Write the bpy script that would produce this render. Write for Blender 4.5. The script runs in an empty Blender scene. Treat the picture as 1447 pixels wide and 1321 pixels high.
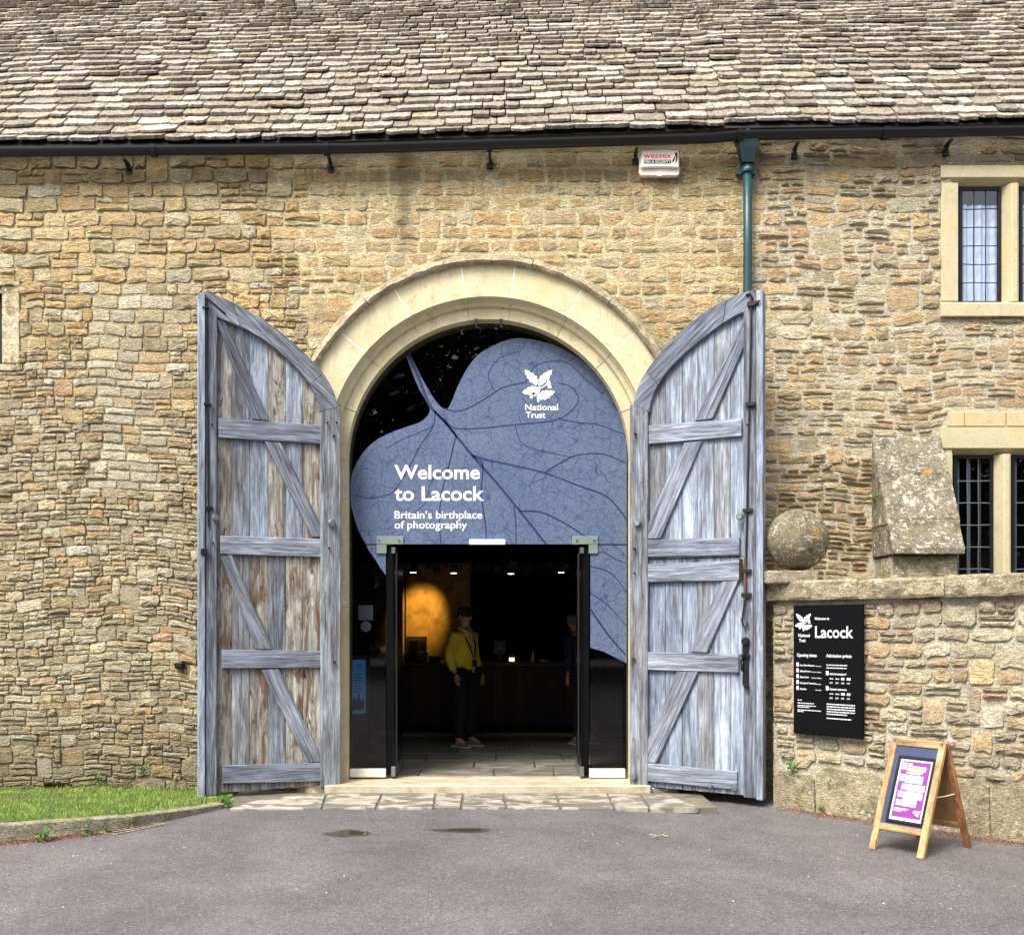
import bpy, bmesh, math, random
from mathutils import Vector, Matrix, noise as mnoise
random.seed(7)
R = math.radians
scene = bpy.context.scene
COL = scene.collection

# ------------------------------------------------------------------ camera
F, CX, HY, D = 1470.0, 723.5, 885.0, 10.5      # focal length in photo pixels, centre column, horizon row, distance
CAMX, EYE = 0.24, 1.65
cam_d = bpy.data.cameras.new('camera'); cam = bpy.data.objects.new('camera', cam_d); COL.objects.link(cam)
cam.location = (CAMX, -D, EYE); cam.rotation_euler = (R(90), 0, 0)
cam_d.sensor_width = 36; cam_d.lens = 36*F/1447; cam_d.shift_y = (HY-660.5)/1447
cam_d.clip_end = 500; scene.camera = cam

# ------------------------------------------------------------------ light
world = bpy.data.worlds.new('World'); scene.world = world; world.use_nodes = True
wn = world.node_tree.nodes; wl = world.node_tree.links; wn.clear()
SUN = Vector((-0.42, -0.60, 1.0)).normalized()
sky = wn.new('ShaderNodeTexSky'); sky.sky_type = 'NISHITA'; sky.sun_disc = False
sky.sun_elevation = math.asin(SUN.z); sky.sun_rotation = math.atan2(SUN.x, SUN.y)
sky.dust_density = 5.0; sky.air_density = 1.0; sky.ozone_density = 1.0
bg = wn.new('ShaderNodeBackground'); bg.inputs[1].default_value = 0.15
wo = wn.new('ShaderNodeOutputWorld'); hs = wn.new('ShaderNodeHueSaturation'); hs.inputs['Saturation'].default_value = 0.62; wl.new(sky.outputs[0], hs.inputs['Color']); wl.new(hs.outputs[0], bg.inputs[0]); wl.new(bg.outputs[0], wo.inputs[0])
sd = bpy.data.lights.new('sun', 'SUN'); sd.energy = 1.5; sd.angle = R(18); sd.color = (1.0, 0.95, 0.88)
so = bpy.data.objects.new('sun', sd); COL.objects.link(so); so.rotation_euler = SUN.to_track_quat('Z', 'Y').to_euler(); so.location = (-10, -12, 20)
scene.view_settings.view_transform = 'Standard'; scene.view_settings.look = 'None'
scene.view_settings.gamma = 1; scene.view_settings.use_curve_mapping = False
scene.view_settings.exposure = 1.28

# ------------------------------------------------------------------ helpers
def s(r, g, b, a=1.0):
    f = lambda c: (c/255/12.92) if c/255 <= 0.04045 else ((c/255+0.055)/1.055)**2.4
    return (f(r), f(g), f(b), a)
def at(px, py, y=0.0):
    d = y + D
    return Vector((CAMX+(px-CX)/F*d, y, EYE+(HY-py)/F*d))
def ray(px, py): return Vector(((px-CX)/F, 1.0, (HY-py)/F))
CAMP = Vector((CAMX, -D, EYE))
def onplane(px, py, P0, n):
    r = ray(px, py); t = (Vector(P0)-CAMP).dot(n)/r.dot(n); return CAMP+r*t
def ground(x, y):
    t = min(1, max(0, (x-0.8)/1.6)); return -0.06*t*t*(3-2*t)
def onground(px, py, z=0.0):
    d = (EYE-z)*F/(py-HY); return Vector((CAMX+(px-CX)/F*d, d-D, z))
def nz(x, y, z=0.0): return mnoise.noise(Vector((x, y, z)))

def link(ob, parent=None):
    COL.objects.link(ob)
    if parent is not None: ob.parent = parent
    return ob
WLOC = {}
def tag(o, label=None, cat=None, group=None, kind=None):
    if label: o['label'] = label
    if cat: o['category'] = cat
    if group: o['group'] = group
    if kind: o['kind'] = kind
    return o
def thing(name, label, cat, loc=(0, 0, 0), group=None):
    o = bpy.data.objects.new(name, None); o.location = loc; o.empty_display_size = 0.2; link(o)
    WLOC[o.name] = Vector(loc); return tag(o, label, cat, group)

class MB:
    def __init__(self, T=None): self.v = []; self.f = []; self.c = []; self.T = T; self.mi = []; self.m = 0
    def add(self, vs, fs, col=(1, 1, 1, 1)):
        n = len(self.v)
        for p in vs:
            p = Vector(p)
            if self.T is not None: p = self.T @ p
            self.v.append(p); self.c.append(col)
        for f in fs: self.f.append([i+n for i in f]); self.mi.append(self.m)
        return self
    def box(self, x0, x1, y0, y1, z0, z1, col=(1, 1, 1, 1)):
        vs = [(x, y, z) for x in (x0, x1) for y in (y0, y1) for z in (z0, z1)]
        return self.add(vs, [(0, 1, 3, 2), (4, 6, 7, 5), (0, 4, 5, 1), (2, 3, 7, 6), (0, 2, 6, 4), (1, 5, 7, 3)], col)
    def prism(self, poly, a, b, axes='xzy', col=(1, 1, 1, 1)):
        # poly in the first two axes, extruded along the third from a to b
        n = len(poly); vs = []
        for w in (a, b):
            for p in poly:
                d = {axes[0]: p[0], axes[1]: p[1], axes[2]: w}; vs.append((d['x'], d['y'], d['z']))
        fs = [list(range(n)), list(range(2*n-1, n-1, -1))]
        fs += [(i, i+n, (i+1) % n+n, (i+1) % n) for i in range(n)]
        return self.add(vs, fs, col)
    def tube(self, path, r, seg=8, cap=True, col=(1, 1, 1, 1)):
        path = [Vector(p) for p in path]; n = len(path); vs = []; fs = []
        rr = r if isinstance(r, (list, tuple)) else [r]*n
        up = None
        for i, p in enumerate(path):
            t = (path[min(i+1, n-1)]-path[max(i-1, 0)]).normalized()
            if up is None: up = Vector((0, 0, 1)) if abs(t.z) < 0.9 else Vector((0, 1, 0))
            a = t.cross(up).normalized(); b = a.cross(t).normalized(); up = b
            for k in range(seg):
                th = 2*math.pi*k/seg; vs.append(p+(a*math.cos(th)+b*math.sin(th))*rr[i])
        for i in range(n-1):
            for k in range(seg):
                fs.append((i*seg+k, i*seg+(k+1) % seg, (i+1)*seg+(k+1) % seg, (i+1)*seg+k))
        if cap: fs.append(list(range(seg-1, -1, -1))); fs.append([(n-1)*seg+k for k in range(seg)])
        return self.add(vs, fs, col)
    def lathe(self, prof, c=(0, 0, 0), seg=24, axis='z', col=(1, 1, 1, 1)):
        vs = []; fs = []; n = len(prof)
        for k in range(seg):
            th = 2*math.pi*k/seg
            for r, h in prof:
                if axis == 'z': vs.append((c[0]+r*math.cos(th), c[1]+r*math.sin(th), c[2]+h))
                else: vs.append((c[0]+r*math.cos(th), c[1]+h, c[2]+r*math.sin(th)))
        for k in range(seg):
            for i in range(n-1):
                a = k*n+i; b = ((k+1) % seg)*n+i; fs.append((a, b, b+1, a+1))
        return self.add(vs, fs, col)
    def build(self, name, mat, parent=None, bev=0, smooth=False, label=None, cat=None, group=None, kind=None, fixn=True):
        mats = mat if isinstance(mat, (list, tuple)) else [mat]
        c = Vector((0, 0, 0))
        for p in self.v: c += p
        c /= max(1, len(self.v))
        me = bpy.data.meshes.new(name)
        me.from_pydata([tuple(p-c) for p in self.v], [], self.f)
        ca = me.color_attributes.new('Col', 'FLOAT_COLOR', 'POINT')
        ca.data.foreach_set('color', [x for q in self.c for x in q])
        for m in mats: me.materials.append(m)
        if len(mats) > 1: me.polygons.foreach_set('material_index', self.mi)
        if bev or fixn:
            bm = bmesh.new(); bm.from_mesh(me)
            if fixn: bmesh.ops.recalc_face_normals(bm, faces=bm.faces)
            if bev:
                es = [e for e in bm.edges if len(e.link_faces) == 2 and e.calc_face_angle(0) > 0.5]
                bmesh.ops.bevel(bm, geom=es, offset=bev, segments=1, affect='EDGES', profile=0.5, clamp_overlap=True)
            bm.to_mesh(me); bm.free()
        if smooth: me.polygons.foreach_set('use_smooth', [True]*len(me.polygons))
        o = bpy.data.objects.new(name, me)
        pl = WLOC.get(parent.name, Vector((0, 0, 0))) if parent is not None else Vector((0, 0, 0))
        o.location = c-pl; link(o, parent); WLOC[o.name] = c.copy()
        return tag(o, label, cat, group, kind)

class NT:
    """small node-graph writer"""
    def __init__(self, name):
        self.mat = bpy.data.materials.new(name); self.mat.use_nodes = True
        self.t = self.mat.node_tree; self.t.nodes.clear()
        self.out = self.t.nodes.new('ShaderNodeOutputMaterial')
    def n(self, typ, **kw):
        nd = self.t.nodes.new(typ)
        for k, v in kw.items():
            if k.startswith('i_'):
                key = k[2:]; key = int(key) if key.isdigit() else key.replace('_', ' ')
                self.set(nd.inputs[key], v)
            else: setattr(nd, k, v)
        return nd
    def set(self, sock, v):
        if isinstance(v, bpy.types.NodeSocket): self.t.links.new(v, sock)
        elif isinstance(v, bpy.types.Node): self.t.links.new(v.outputs[0], sock)
        else: sock.default_value = v
    def pos(self, scale=(1, 1, 1), rot=(0, 0, 0), obj=False):
        if obj: o = self.n('ShaderNodeTexCoord').outputs['Object']
        else: o = self.n('ShaderNodeNewGeometry').outputs['Position']
        m = self.n('ShaderNodeMapping'); self.set(m.inputs[0], o); m.inputs['Scale'].default_value = scale; m.inputs['Rotation'].default_value = rot
        return m.outputs[0]
    def noise(self, vec, scale=5, detail=4, rough=0.55, dist=0.0):
        nd = self.n('ShaderNodeTexNoise'); self.set(nd.inputs['Vector'], vec)
        nd.inputs['Scale'].default_value = scale; nd.inputs['Detail'].default_value = detail
        nd.inputs['Roughness'].default_value = rough; nd.inputs['Distortion'].default_value = dist
        return nd.outputs[0]
    def vor(self, vec, scale=5, feature='F1', out=0, rnd=1.0):
        nd = self.n('ShaderNodeTexVoronoi', feature=feature); self.set(nd.inputs['Vector'], vec)
        nd.inputs['Scale'].default_value = scale; nd.inputs['Randomness'].default_value = rnd
        return nd.outputs[out]
    def ramp(self, fac, stops, interp='LINEAR'):
        nd = self.n('ShaderNodeValToRGB'); self.set(nd.inputs[0], fac); cr = nd.color_ramp; cr.interpolation = interp
        while len(cr.elements) < len(stops): cr.elements.new(0.5)
        for e, (p, c) in zip(cr.elements, stops):
            e.position = p; e.color = c if isinstance(c, (tuple, list)) else (c, c, c, 1)
        return nd.outputs[0]
    def mix(self, fac, a, b, mode='MIX'):
        nd = self.n('ShaderNodeMix', data_type='RGBA', blend_type=mode)
        self.set(nd.inputs[0], fac); self.set(nd.inputs[6], a); self.set(nd.inputs[7], b); return nd.outputs[2]
    def math(self, op, a, b=0.0, c=None):
        nd = self.n('ShaderNodeMath', operation=op); self.set(nd.inputs[0], a); self.set(nd.inputs[1], b)
        if c is not None: self.set(nd.inputs[2], c)
        return nd.outputs[0]
    def sep(self, vec):
        nd = self.n('ShaderNodeSeparateXYZ'); self.set(nd.inputs[0], vec); return nd.outputs
    def attr(self, name='Col'): return self.n('ShaderNodeVertexColor', layer_name=name).outputs[0]
    def bump(self, h, strength=0.5, dist=0.02, normal=None):
        nd = self.n('ShaderNodeBump'); nd.inputs['Strength'].default_value = strength; nd.inputs['Distance'].default_value = dist
        self.set(nd.inputs['Height'], h)
        if normal is not None: self.set(nd.inputs['Normal'], normal)
        return nd.outputs[0]
    def bsdf(self, col, rough=0.8, bump=None, metal=0.0, spec=0.5, **kw):
        p = self.n('ShaderNodeBsdfPrincipled'); self.set(p.inputs['Base Color'], col); self.set(p.inputs['Roughness'], rough)
        self.set(p.inputs['Metallic'], metal); self.set(p.inputs['Specular IOR Level'], spec)
        if bump is not None: self.set(p.inputs['Normal'], bump)
        for k, v in kw.items(): self.set(p.inputs[k.replace('_', ' ')], v)
        self.t.links.new(p.outputs[0], self.out.inputs[0]); return self.mat

def simple(name, col, rough=0.7, metal=0.0, spec=0.5, var=0.12, scale=8, bump=0.15, **kw):
    t = NT(name); p = t.pos()
    nn = t.noise(p, scale, 5); k = t.ramp(nn, [(0.3, 1-var), (0.7, 1+var)])
    c = t.mix(1.0, col, k, 'MULTIPLY')
    return t.bsdf(c, rough, t.bump(t.noise(p, scale*6, 3), bump, 0.01) if bump else None, metal, spec, **kw)

# ------------------------------------------------------------------ materials
def mat_stone(name, lich=0.5, moss=0.25, bscale=1.0, stains=False, streak=False, smear=0.0, grime_shade=True, mottle=0.0):
    t = NT(name); p = t.pos(); a = t.attr()
    n1 = t.noise(p, 9, 6, 0.6); n2 = t.noise(t.pos((1, 1, 2.6)), 26, 6, 0.7); n3 = t.noise(p, 90, 3, 0.6)
    c = t.mix(1.0, a, t.ramp(n1, [(0.3, 0.94), (0.7, 1.32)]), 'MULTIPLY')
    c = t.mix(1.0, c, t.ramp(n2, [(0.32, 0.66), (0.46, 1.02), (0.68, 1.26)]), 'MULTIPLY')
    c = t.mix(1.0, c, t.ramp(n3, [(0.34, 0.62), (0.5, 1.0), (0.66, 1.34)]), 'MULTIPLY')
    c = t.mix(t.ramp(t.noise(t.pos((1, 1, 1.8)), 15, 6, 0.75, 0.5), [(0.56, 0.0), (0.61, lich)]), c, s(222, 214, 192))
    c = t.mix(t.ramp(t.noise(t.pos((1, 1, 1.5)), 48, 4, 0.7), [(0.57, 0.0), (0.64, 0.6)]), c, s(232, 222, 194))
    if smear:      # lime mortar smeared over the faces
        sm_ = t.math('ADD', t.noise(t.pos((1, 1, 1.5)), 8.5, 6, 0.72, 0.4), t.math('MULTIPLY', t.noise(p, 1.1, 3), 0.35))
        c = t.mix(t.ramp(sm_, [(0.70, 0.0), (0.77, smear)]), c, s(214, 202, 170))
    # grey weathering crust
    g = t.ramp(t.noise(p, 3.4, 6, 0.65), [(0.50, 0.0), (0.66, 0.55*moss*2)])
    c = t.mix(g, c, s(120, 112, 88))
    # dark algae
    d = t.ramp(t.noise(t.pos((1, 1, 1.6)), 7.0, 6, 0.7), [(0.56, 0.0), (0.70, moss)])
    c = t.mix(d, c, s(62, 58, 44))
    if mottle:
        c = t.mix(t.ramp(t.noise(p, 7, 7, 0.75, 0.3), [(0.40, mottle*.8), (0.50, 0.0)]), c, s(66, 62, 50))
        c = t.mix(t.ramp(t.noise(t.pos((1.1, 1, 0.9)), 5.2, 7, 0.75), [(0.58, 0.0), (0.64, mottle)]), c, s(206, 202, 186))
        c = t.mix(t.ramp(t.noise(t.pos((1, 1.2, 1)), 3.1, 5, 0.7), [(0.64, 0.0), (0.68, mottle*.8)]), c, s(190, 146, 62))
    # white lichen spots
    L = t.math('MULTIPLY', t.ramp(t.vor(p, 17, 'F1'), [(0.16, 1.0), (0.30, 0.0)]), t.ramp(t.noise(p, 2.2, 3), [(0.52, 0.0), (0.62, lich)]))
    c = t.mix(L, c, s(226, 222, 205))
    L2 = t.ramp(t.noise(p, 30, 4, 0.7), [(0.64, 0.0), (0.70, lich*0.7)])
    c = t.mix(L2, c, s(205, 198, 178))
    if streak:
        v = t.sep(t.n('ShaderNodeNewGeometry').outputs['Position'])
        sn = t.noise(t.pos((3.5, 1, 0.35)), 2.4, 5, 0.6)
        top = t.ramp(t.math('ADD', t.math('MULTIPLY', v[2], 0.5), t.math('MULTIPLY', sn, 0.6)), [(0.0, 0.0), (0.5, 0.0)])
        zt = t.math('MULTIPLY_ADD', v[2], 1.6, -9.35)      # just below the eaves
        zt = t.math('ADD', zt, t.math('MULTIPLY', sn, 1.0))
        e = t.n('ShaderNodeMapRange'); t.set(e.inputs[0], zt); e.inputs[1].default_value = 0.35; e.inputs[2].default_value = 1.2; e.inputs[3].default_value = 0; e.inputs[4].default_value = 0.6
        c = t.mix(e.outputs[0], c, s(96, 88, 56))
        # one damp run under a gutter joint
        bx = t.math('ABSOLUTE', t.math('ADD', v[0], 0.86)); bx = t.math('ADD', bx, t.math('MULTIPLY', t.noise(p, 9, 4), 0.12))
        b = t.n('ShaderNodeMapRange'); t.set(b.inputs[0], bx); b.inputs[1].default_value = 0.20; b.inputs[2].default_value = 0.08; b.inputs[3].default_value = 0; b.inputs[4].default_value = 0.5
        bz = t.n('ShaderNodeMapRange'); t.set(bz.inputs[0], v[2]); bz.inputs[1].default_value = 5.2; bz.inputs[2].default_value = 5.7; bz.inputs[3].default_value = 0; bz.inputs[4].default_value = 1
        c = t.mix(t.math('MULTIPLY', b.outputs[0], bz.outputs[0]), c, s(100, 92, 66))
        # green-grey damp at the foot
        gz = t.math('ADD', v[2], t.math('MULTIPLY', sn, -0.9))
        g2 = t.n('ShaderNodeMapRange'); t.set(g2.inputs[0], gz); g2.inputs[1].default_value = 0.6; g2.inputs[2].default_value = -0.4; g2.inputs[3].default_value = 0; g2.inputs[4].default_value = 0.55
        c = t.mix(g2.outputs[0], c, s(104, 98, 74))
    h = t.math('ADD', t.math('MULTIPLY', n2, 1.0), t.math('MULTIPLY', n3, 0.35))
    h = t.math('ADD', h, t.math('MULTIPLY', t.noise(t.pos((1, 1, 2.2)), 12, 5, 0.7), 1.2))
    h = t.math('ADD', h, t.math('MULTIPLY', t.noise(t.pos((1, 1, 1.8)), 45, 5, 0.75), 0.8))
    cr = t.ramp(t.noise(t.pos((1, 1, 3.4)), 17, 6, 0.74, 0.4), [(0.37, 0.65 if grime_shade else 0.2), (0.41, 0.0)])  # dark crevice lines: grime and thin shadow lines put into the colour
    c = t.mix(cr, c, s(84, 70, 48))
    return t.bsdf(c, 0.95, t.bump(h, 1.0*bscale, 0.048*bscale), spec=0.15)

def mat_wood(name, ang=0.0, base=(140, 142, 154), dark=(70, 72, 84), light=(182, 186, 198), brown=0.35, seed=0.0, zr=0.0):
    """weathered oak; ang turns the grain in the vertical plane (0 = upright)"""
    t = NT(name)
    oi = t.n('ShaderNodeObjectInfo').outputs['Random']
    co = t.n('ShaderNodeTexCoord').outputs['Object']
    off = t.n('ShaderNodeCombineXYZ'); t.set(off.inputs[0], t.math('MULTIPLY', oi, 37.0)); t.set(off.inputs[2], t.math('MULTIPLY', oi, 91.0)); off.inputs[1].default_value = seed
    ro = t.n('ShaderNodeVectorRotate', rotation_type='Y_AXIS'); rz_ = t.n('ShaderNodeVectorRotate', rotation_type='Z_AXIS'); t.set(rz_.inputs['Vector'], co); rz_.inputs['Angle'].default_value = zr; t.set(ro.inputs['Vector'], rz_.outputs[0]); ro.inputs['Angle'].default_value = ang
    ad = t.n('ShaderNodeVectorMath', operation='ADD'); t.set(ad.inputs[0], ro.outputs[0]); t.set(ad.inputs[1], off.outputs[0])
    def mp(sc):
        m = t.n('ShaderNodeMapping'); t.set(m.inputs[0], ad.outputs[0]); m.inputs['Scale'].default_value = sc; return m.outputs[0]
    g1 = t.noise(mp((24, 24, 1.1)), 1.6, 7, 0.68, 0.8); g2 = t.noise(mp((110, 110, 5)), 1.5, 4, 0.6, 0.3); b1 = t.noise(mp((5, 5, 1.2)), 1.3, 6, 0.62, 0.9)
    c = t.ramp(g1, [(0.32, s(*dark)), (0.47, s(*base)), (0.64, s(*light))])
    c = t.mix(1.0, c, t.ramp(g2, [(0.36, 0.70), (0.58, 1.12)]), 'MULTIPLY')
    c = t.mix(1.0, c, t.ramp(b1, [(0.35, 0.62), (0.65, 1.22)]), 'MULTIPLY')
    k = t.ramp(t.noise(mp((5, 5, 1.1)), 1.7, 6, 0.68, 1.2), [(0.50, 0.0), (0.60, brown)])
    c = t.mix(k, c, s(112, 80, 52))
    k2 = t.ramp(t.noise(mp((8, 8, 1.6)), 1.9, 7, 0.72, 1.2), [(0.55, 0.0), (0.64, min(1, brown*1.1))])
    c = t.mix(k2, c, s(58, 46, 40))
    c = t.mix(1.0, c, t.ramp(oi, [(0.0, s(206, 208, 214)), (0.5, s(236, 236, 236)), (1.0, s(255, 255, 255))]), 'MULTIPLY')
    c = t.mix(1.0, c, (.93, 1.0, .95, 1), 'MULTIPLY')
    h = t.math('ADD', g1, t.math('MULTIPLY', g2, 0.6))
    return t.bsdf(c, 0.85, t.bump(h, 0.75, 0.008), spec=0.25)

def mat_asphalt():
    t = NT('asphalt'); p = t.pos()
    v = t.vor(p, 95, 'F1', 1); sp = t.n('ShaderNodeRGBToBW'); t.set(sp.inputs[0], v)
    c = t.ramp(sp, [(0.0, s(74, 71, 71)), (0.5, s(95, 92, 92)), (0.86, s(116, 113, 112)), (1.0, s(166, 162, 156))])
    c = t.mix(1.0, c, t.ramp(t.noise(t.pos((1, .8, 1)), 0.9, 7, 0.68, .4), [(0.36, 0.74), (0.5, .96), (0.64, 1.18)]), 'MULTIPLY')
    c = t.mix(t.ramp(t.noise(p, 0.8, 5, 0.65), [(0.55, 0.0), (0.75, 0.4)]), c, s(88, 78, 74))
    ck = t.vor(t.pos((1, 1, 1)), 0.55, 'DISTANCE_TO_EDGE'); c = t.mix(t.math('MULTIPLY', t.ramp(ck, [(0.0, .6), (.006, 0.0)]), t.ramp(t.noise(p, .7, 3), [(.5, 0.0), (.6, 1.0)])), c, s(56, 52, 50))
    q = t.noise(p, 260, 2); c = t.mix(t.ramp(q, [(0.66, 0.0), (0.72, 0.85)]), c, s(190, 186, 180))
    h = t.math('ADD', t.vor(p, 95, 'F1'), t.math('MULTIPLY', t.noise(p, 200, 3), 0.5))
    return t.bsdf(c, t.ramp(t.noise(p, 2, 4), [(0.3, 0.62), (0.7, 0.85)]), t.bump(h, 0.6, 0.006), spec=0.4)

def mat_flag():
    t = NT('flag_paving'); p = t.pos(); a = t.attr()
    n1 = t.noise(p, 5, 6, 0.6)
    c = t.mix(1.0, a, t.ramp(n1, [(0.3, 0.75), (0.7, 1.15)]), 'MULTIPLY')
    w = t.ramp(t.noise(t.pos((0.8, 1.4, 1)), 4.5, 5, 0.6, 0.6), [(0.47, 0.0), (0.53, 0.8)])
    c = t.mix(w, c, s(98, 96, 84))
    c = t.mix(1.0, c, t.ramp(t.noise(p, 40, 4), [(0.3, 0.85), (0.7, 1.12)]), 'MULTIPLY')
    return t.bsdf(c, t.ramp(w, [(0, 0.75), (1, 0.35)]), t.bump(n1, 0.4, 0.01), spec=0.4)

def mat_slate():
    t = NT('stone_slate'); p = t.pos(); a = t.attr()
    n1 = t.noise(p, 7, 6, 0.6); n2 = t.noise(p, 34, 5, 0.7)
    c = t.mix(1.0, a, t.ramp(n1, [(0.3, 0.86), (0.7, 1.3)]), 'MULTIPLY')
    c = t.mix(1.0, c, t.ramp(n2, [(0.34, 0.55), (0.5, 1.0), (0.66, 1.26)]), 'MULTIPLY')
    c = t.mix(1.0, c, t.ramp(t.noise(p, 80, 4, 0.7), [(0.34, 0.6), (0.5, 1.0), (0.66, 1.3)]), 'MULTIPLY')
    c = t.mix(t.ramp(t.noise(p, 24, 5, 0.75), [(0.55, 0.0), (0.62, 0.8)]), c, s(66, 54, 42))
    c = t.mix(t.ramp(t.noise(p, 17, 4, 0.7), [(0.62, 0.0), (0.69, 0.75)]), c, s(222, 216, 205))
    dk = t.math('MULTIPLY', t.ramp(t.noise(p, 1.3, 4, 0.6), [(0.54, 0.0), (0.70, 1.0)]), t.ramp(t.noise(p, 13, 5, 0.7), [(0.46, 0.0), (0.58, 0.75)]))
    c = t.mix(dk, c, s(92, 74, 52))
    c = t.mix(1.0, c, (.96, .98, .96, 1), 'MULTIPLY')
    h = t.math('ADD', n2, t.noise(p, 10, 5, 0.7))
    return t.bsdf(c, 0.9, t.bump(h, 0.8, 0.02), spec=0.2)

def mat_dressed():
    t = NT('dressed_limestone'); p = t.pos()
    n1 = t.noise(p, 2.5, 5, 0.6); n2 = t.noise(p, 60, 4, 0.6); a = t.attr()
    c = t.ramp(n1, [(0.3, s(194, 185, 150)), (0.5, s(208, 199, 167)), (0.7, s(210, 194, 152))])
    c = t.mix(1.0, c, a, 'MULTIPLY')
    c = t.mix(1.0, c, t.ramp(n2, [(0.3, 0.90), (0.7, 1.06)]), 'MULTIPLY')
    c = t.mix(t.ramp(t.noise(p, 11, 6, 0.7), [(0.56, 0.0), (0.68, 0.55)]), c, s(160, 144, 104))
    c = t.mix(t.ramp(t.noise(t.pos((4, 4, .7)), 2.2, 6, 0.7), [(0.54, 0.0), (0.68, 0.4)]), c, s(150, 138, 108))
    c = t.mix(t.ramp(t.noise(p, 38, 4, 0.7), [(0.63, 0.0), (0.68, 0.6)]), c, s(126, 114, 88))
    return t.bsdf(c, 0.85, t.bump(t.math('ADD', n2, t.noise(p, 14, 4)), 0.3, 0.006), spec=0.2)

def mat_glass(name, tint=0.25, refl=1.0, rough=0.0, ior=1.5):
    t = NT(name)
    tr = t.n('ShaderNodeBsdfTransparent'); tr.inputs[0].default_value = (tint, tint, tint*1.05, 1)
    gl = t.n('ShaderNodeBsdfGlossy'); gl.inputs['Roughness'].default_value = rough; gl.inputs[0].default_value = (refl, refl, refl, 1)
    p = t.pos(); t.set(gl.inputs['Normal'], t.bump(t.noise(p, 1.2, 2), 0.02, 0.05))
    r0 = ((ior-1)/(ior+1))**2; lw = t.n('ShaderNodeLayerWeight').outputs['Facing']; fr = t.math('MULTIPLY_ADD', t.math('POWER', lw, 5.0), 1-r0, r0)
    mx = t.n('ShaderNodeMixShader'); t.set(mx.inputs[0], fr); t.set(mx.inputs[1], tr.outputs[0]); t.set(mx.inputs[2], gl.outputs[0])
    t.t.links.new(mx.outputs[0], t.out.inputs[0]); return t.mat

def emit(name, col, st):
    t = NT(name); e = t.n('ShaderNodeEmission'); e.inputs[0].default_value = col; e.inputs[1].default_value = st
    t.t.links.new(e.outputs[0], t.out.inputs[0]); return t.mat

M = {}
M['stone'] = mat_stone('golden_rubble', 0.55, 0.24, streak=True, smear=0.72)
M['stone_grey'] = mat_stone('garden_wall_stone', 0.7, 0.35, smear=0.4)
M['weathered'] = mat_stone('weathered_limestone', 1.0, 0.85, 0.45, mottle=.7)
M['hood'] = mat_stone('hood_stone', 0.5, 0.5, 0.7, mottle=.4)
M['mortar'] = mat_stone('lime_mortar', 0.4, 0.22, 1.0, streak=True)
M['slate'] = mat_slate(); M['asphalt'] = mat_asphalt(); M['flag'] = mat_flag(); M['dressed'] = mat_dressed()
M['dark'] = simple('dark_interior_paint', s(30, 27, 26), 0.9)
M['black'] = simple('black_painted_metal', s(10, 11, 15), 0.38, spec=0.5, bump=0.05)
M['iron'] = simple('black_iron', s(24, 23, 26), 0.5, metal=0.3)
M['green'] = simple('green_painted_iron', s(22, 64, 68), 0.4, var=0.2)
M['steel'] = simple('brushed_steel', s(150, 156, 158), 0.35, metal=0.9, bump=0.05)
M['patch'] = simple('satin_steel_patch', s(128, 144, 138), 0.45, metal=0.4, bump=0.05)
M['white'] = simple('white_plastic', s(225, 222, 205), 0.5, var=0.04, bump=0.02)
M['print_white'] = simple('white_print', s(238, 240, 244), 0.6, var=0.02, bump=0)
M['leadcame'] = simple('lead_came', s(96, 104, 112), 0.5, metal=0.3)
M['glass'] = mat_glass('tinted_glass', 0.25); M['clear'] = mat_glass('clear_pane', 0.95); M['sheen'] = mat_glass('old_window_pane', 0.95, ior=1.85)
ZL, ZR = R(-21.2), R(25.5)
M['wood_v'] = mat_wood('weathered_oak_upright', 0.0)
for sd_, z_ in (('_l', ZL), ('_r', ZR)): M['wood_h'+sd_] = mat_wood('weathered_oak_level'+sd_, R(90), (138, 141, 158), (76, 78, 92), (178, 182, 200), .12, zr=z_)
M['wood_vb'] = mat_wood('weathered_oak_brown', 0.0, (170, 160, 152), (100, 84, 72), (210, 204, 200), 0.85, 3.0)
M['wood_vc'] = mat_wood('weathered_oak_blue', 0.0, (154, 162, 184), (96, 104, 124), (196, 202, 220), 0.3, 5.0)
M['wood_st'] = mat_wood('weathered_oak_stile', 0.0, (112, 114, 130), (60, 62, 74), (156, 160, 176), 0.15, 7.0)
M['pine'] = mat_wood('varnished_pine', 0.0, (196, 152, 108), (168, 124, 82), (216, 178, 136), 0.1, 9.0)
M['pine_h'] = mat_wood('varnished_pine_level', R(90), (196, 152, 108), (168, 124, 82), (216, 178, 136), 0.1, 9.5, zr=R(48))
M['mortar2'] = mat_stone('grey_lime_mortar', 0.5, 0.35, 0.9)
M['weathered2'] = mat_stone('mossy_limestone', 0.6, 0.7, 0.8, mottle=.35)
M['coping'] = mat_stone('lichened_coping', 1.0, 0.95, 0.7, mottle=.6)
M['ball'] = mat_stone('ball_stone', 0.6, 0.95, 0.4, mottle=.45)
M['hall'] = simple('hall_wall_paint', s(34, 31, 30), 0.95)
M['signblack'] = simple('black_sign_face', s(5, 5, 8), 0.6, spec=.12, bump=0)
M['chalk'] = simple('navy_chalk_panel', s(52, 66, 96), 0.7, var=.15)
M['ply'] = simple('brown_hardboard', s(150, 112, 72), 0.8, var=.15)
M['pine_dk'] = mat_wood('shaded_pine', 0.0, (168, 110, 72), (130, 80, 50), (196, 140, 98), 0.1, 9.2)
M['photos'] = simple('poster_photo_print', s(150, 170, 184), .5, var=.5, scale=60, bump=0)
M['cord'] = simple('white_cord', s(210, 204, 190), .8)
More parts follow.
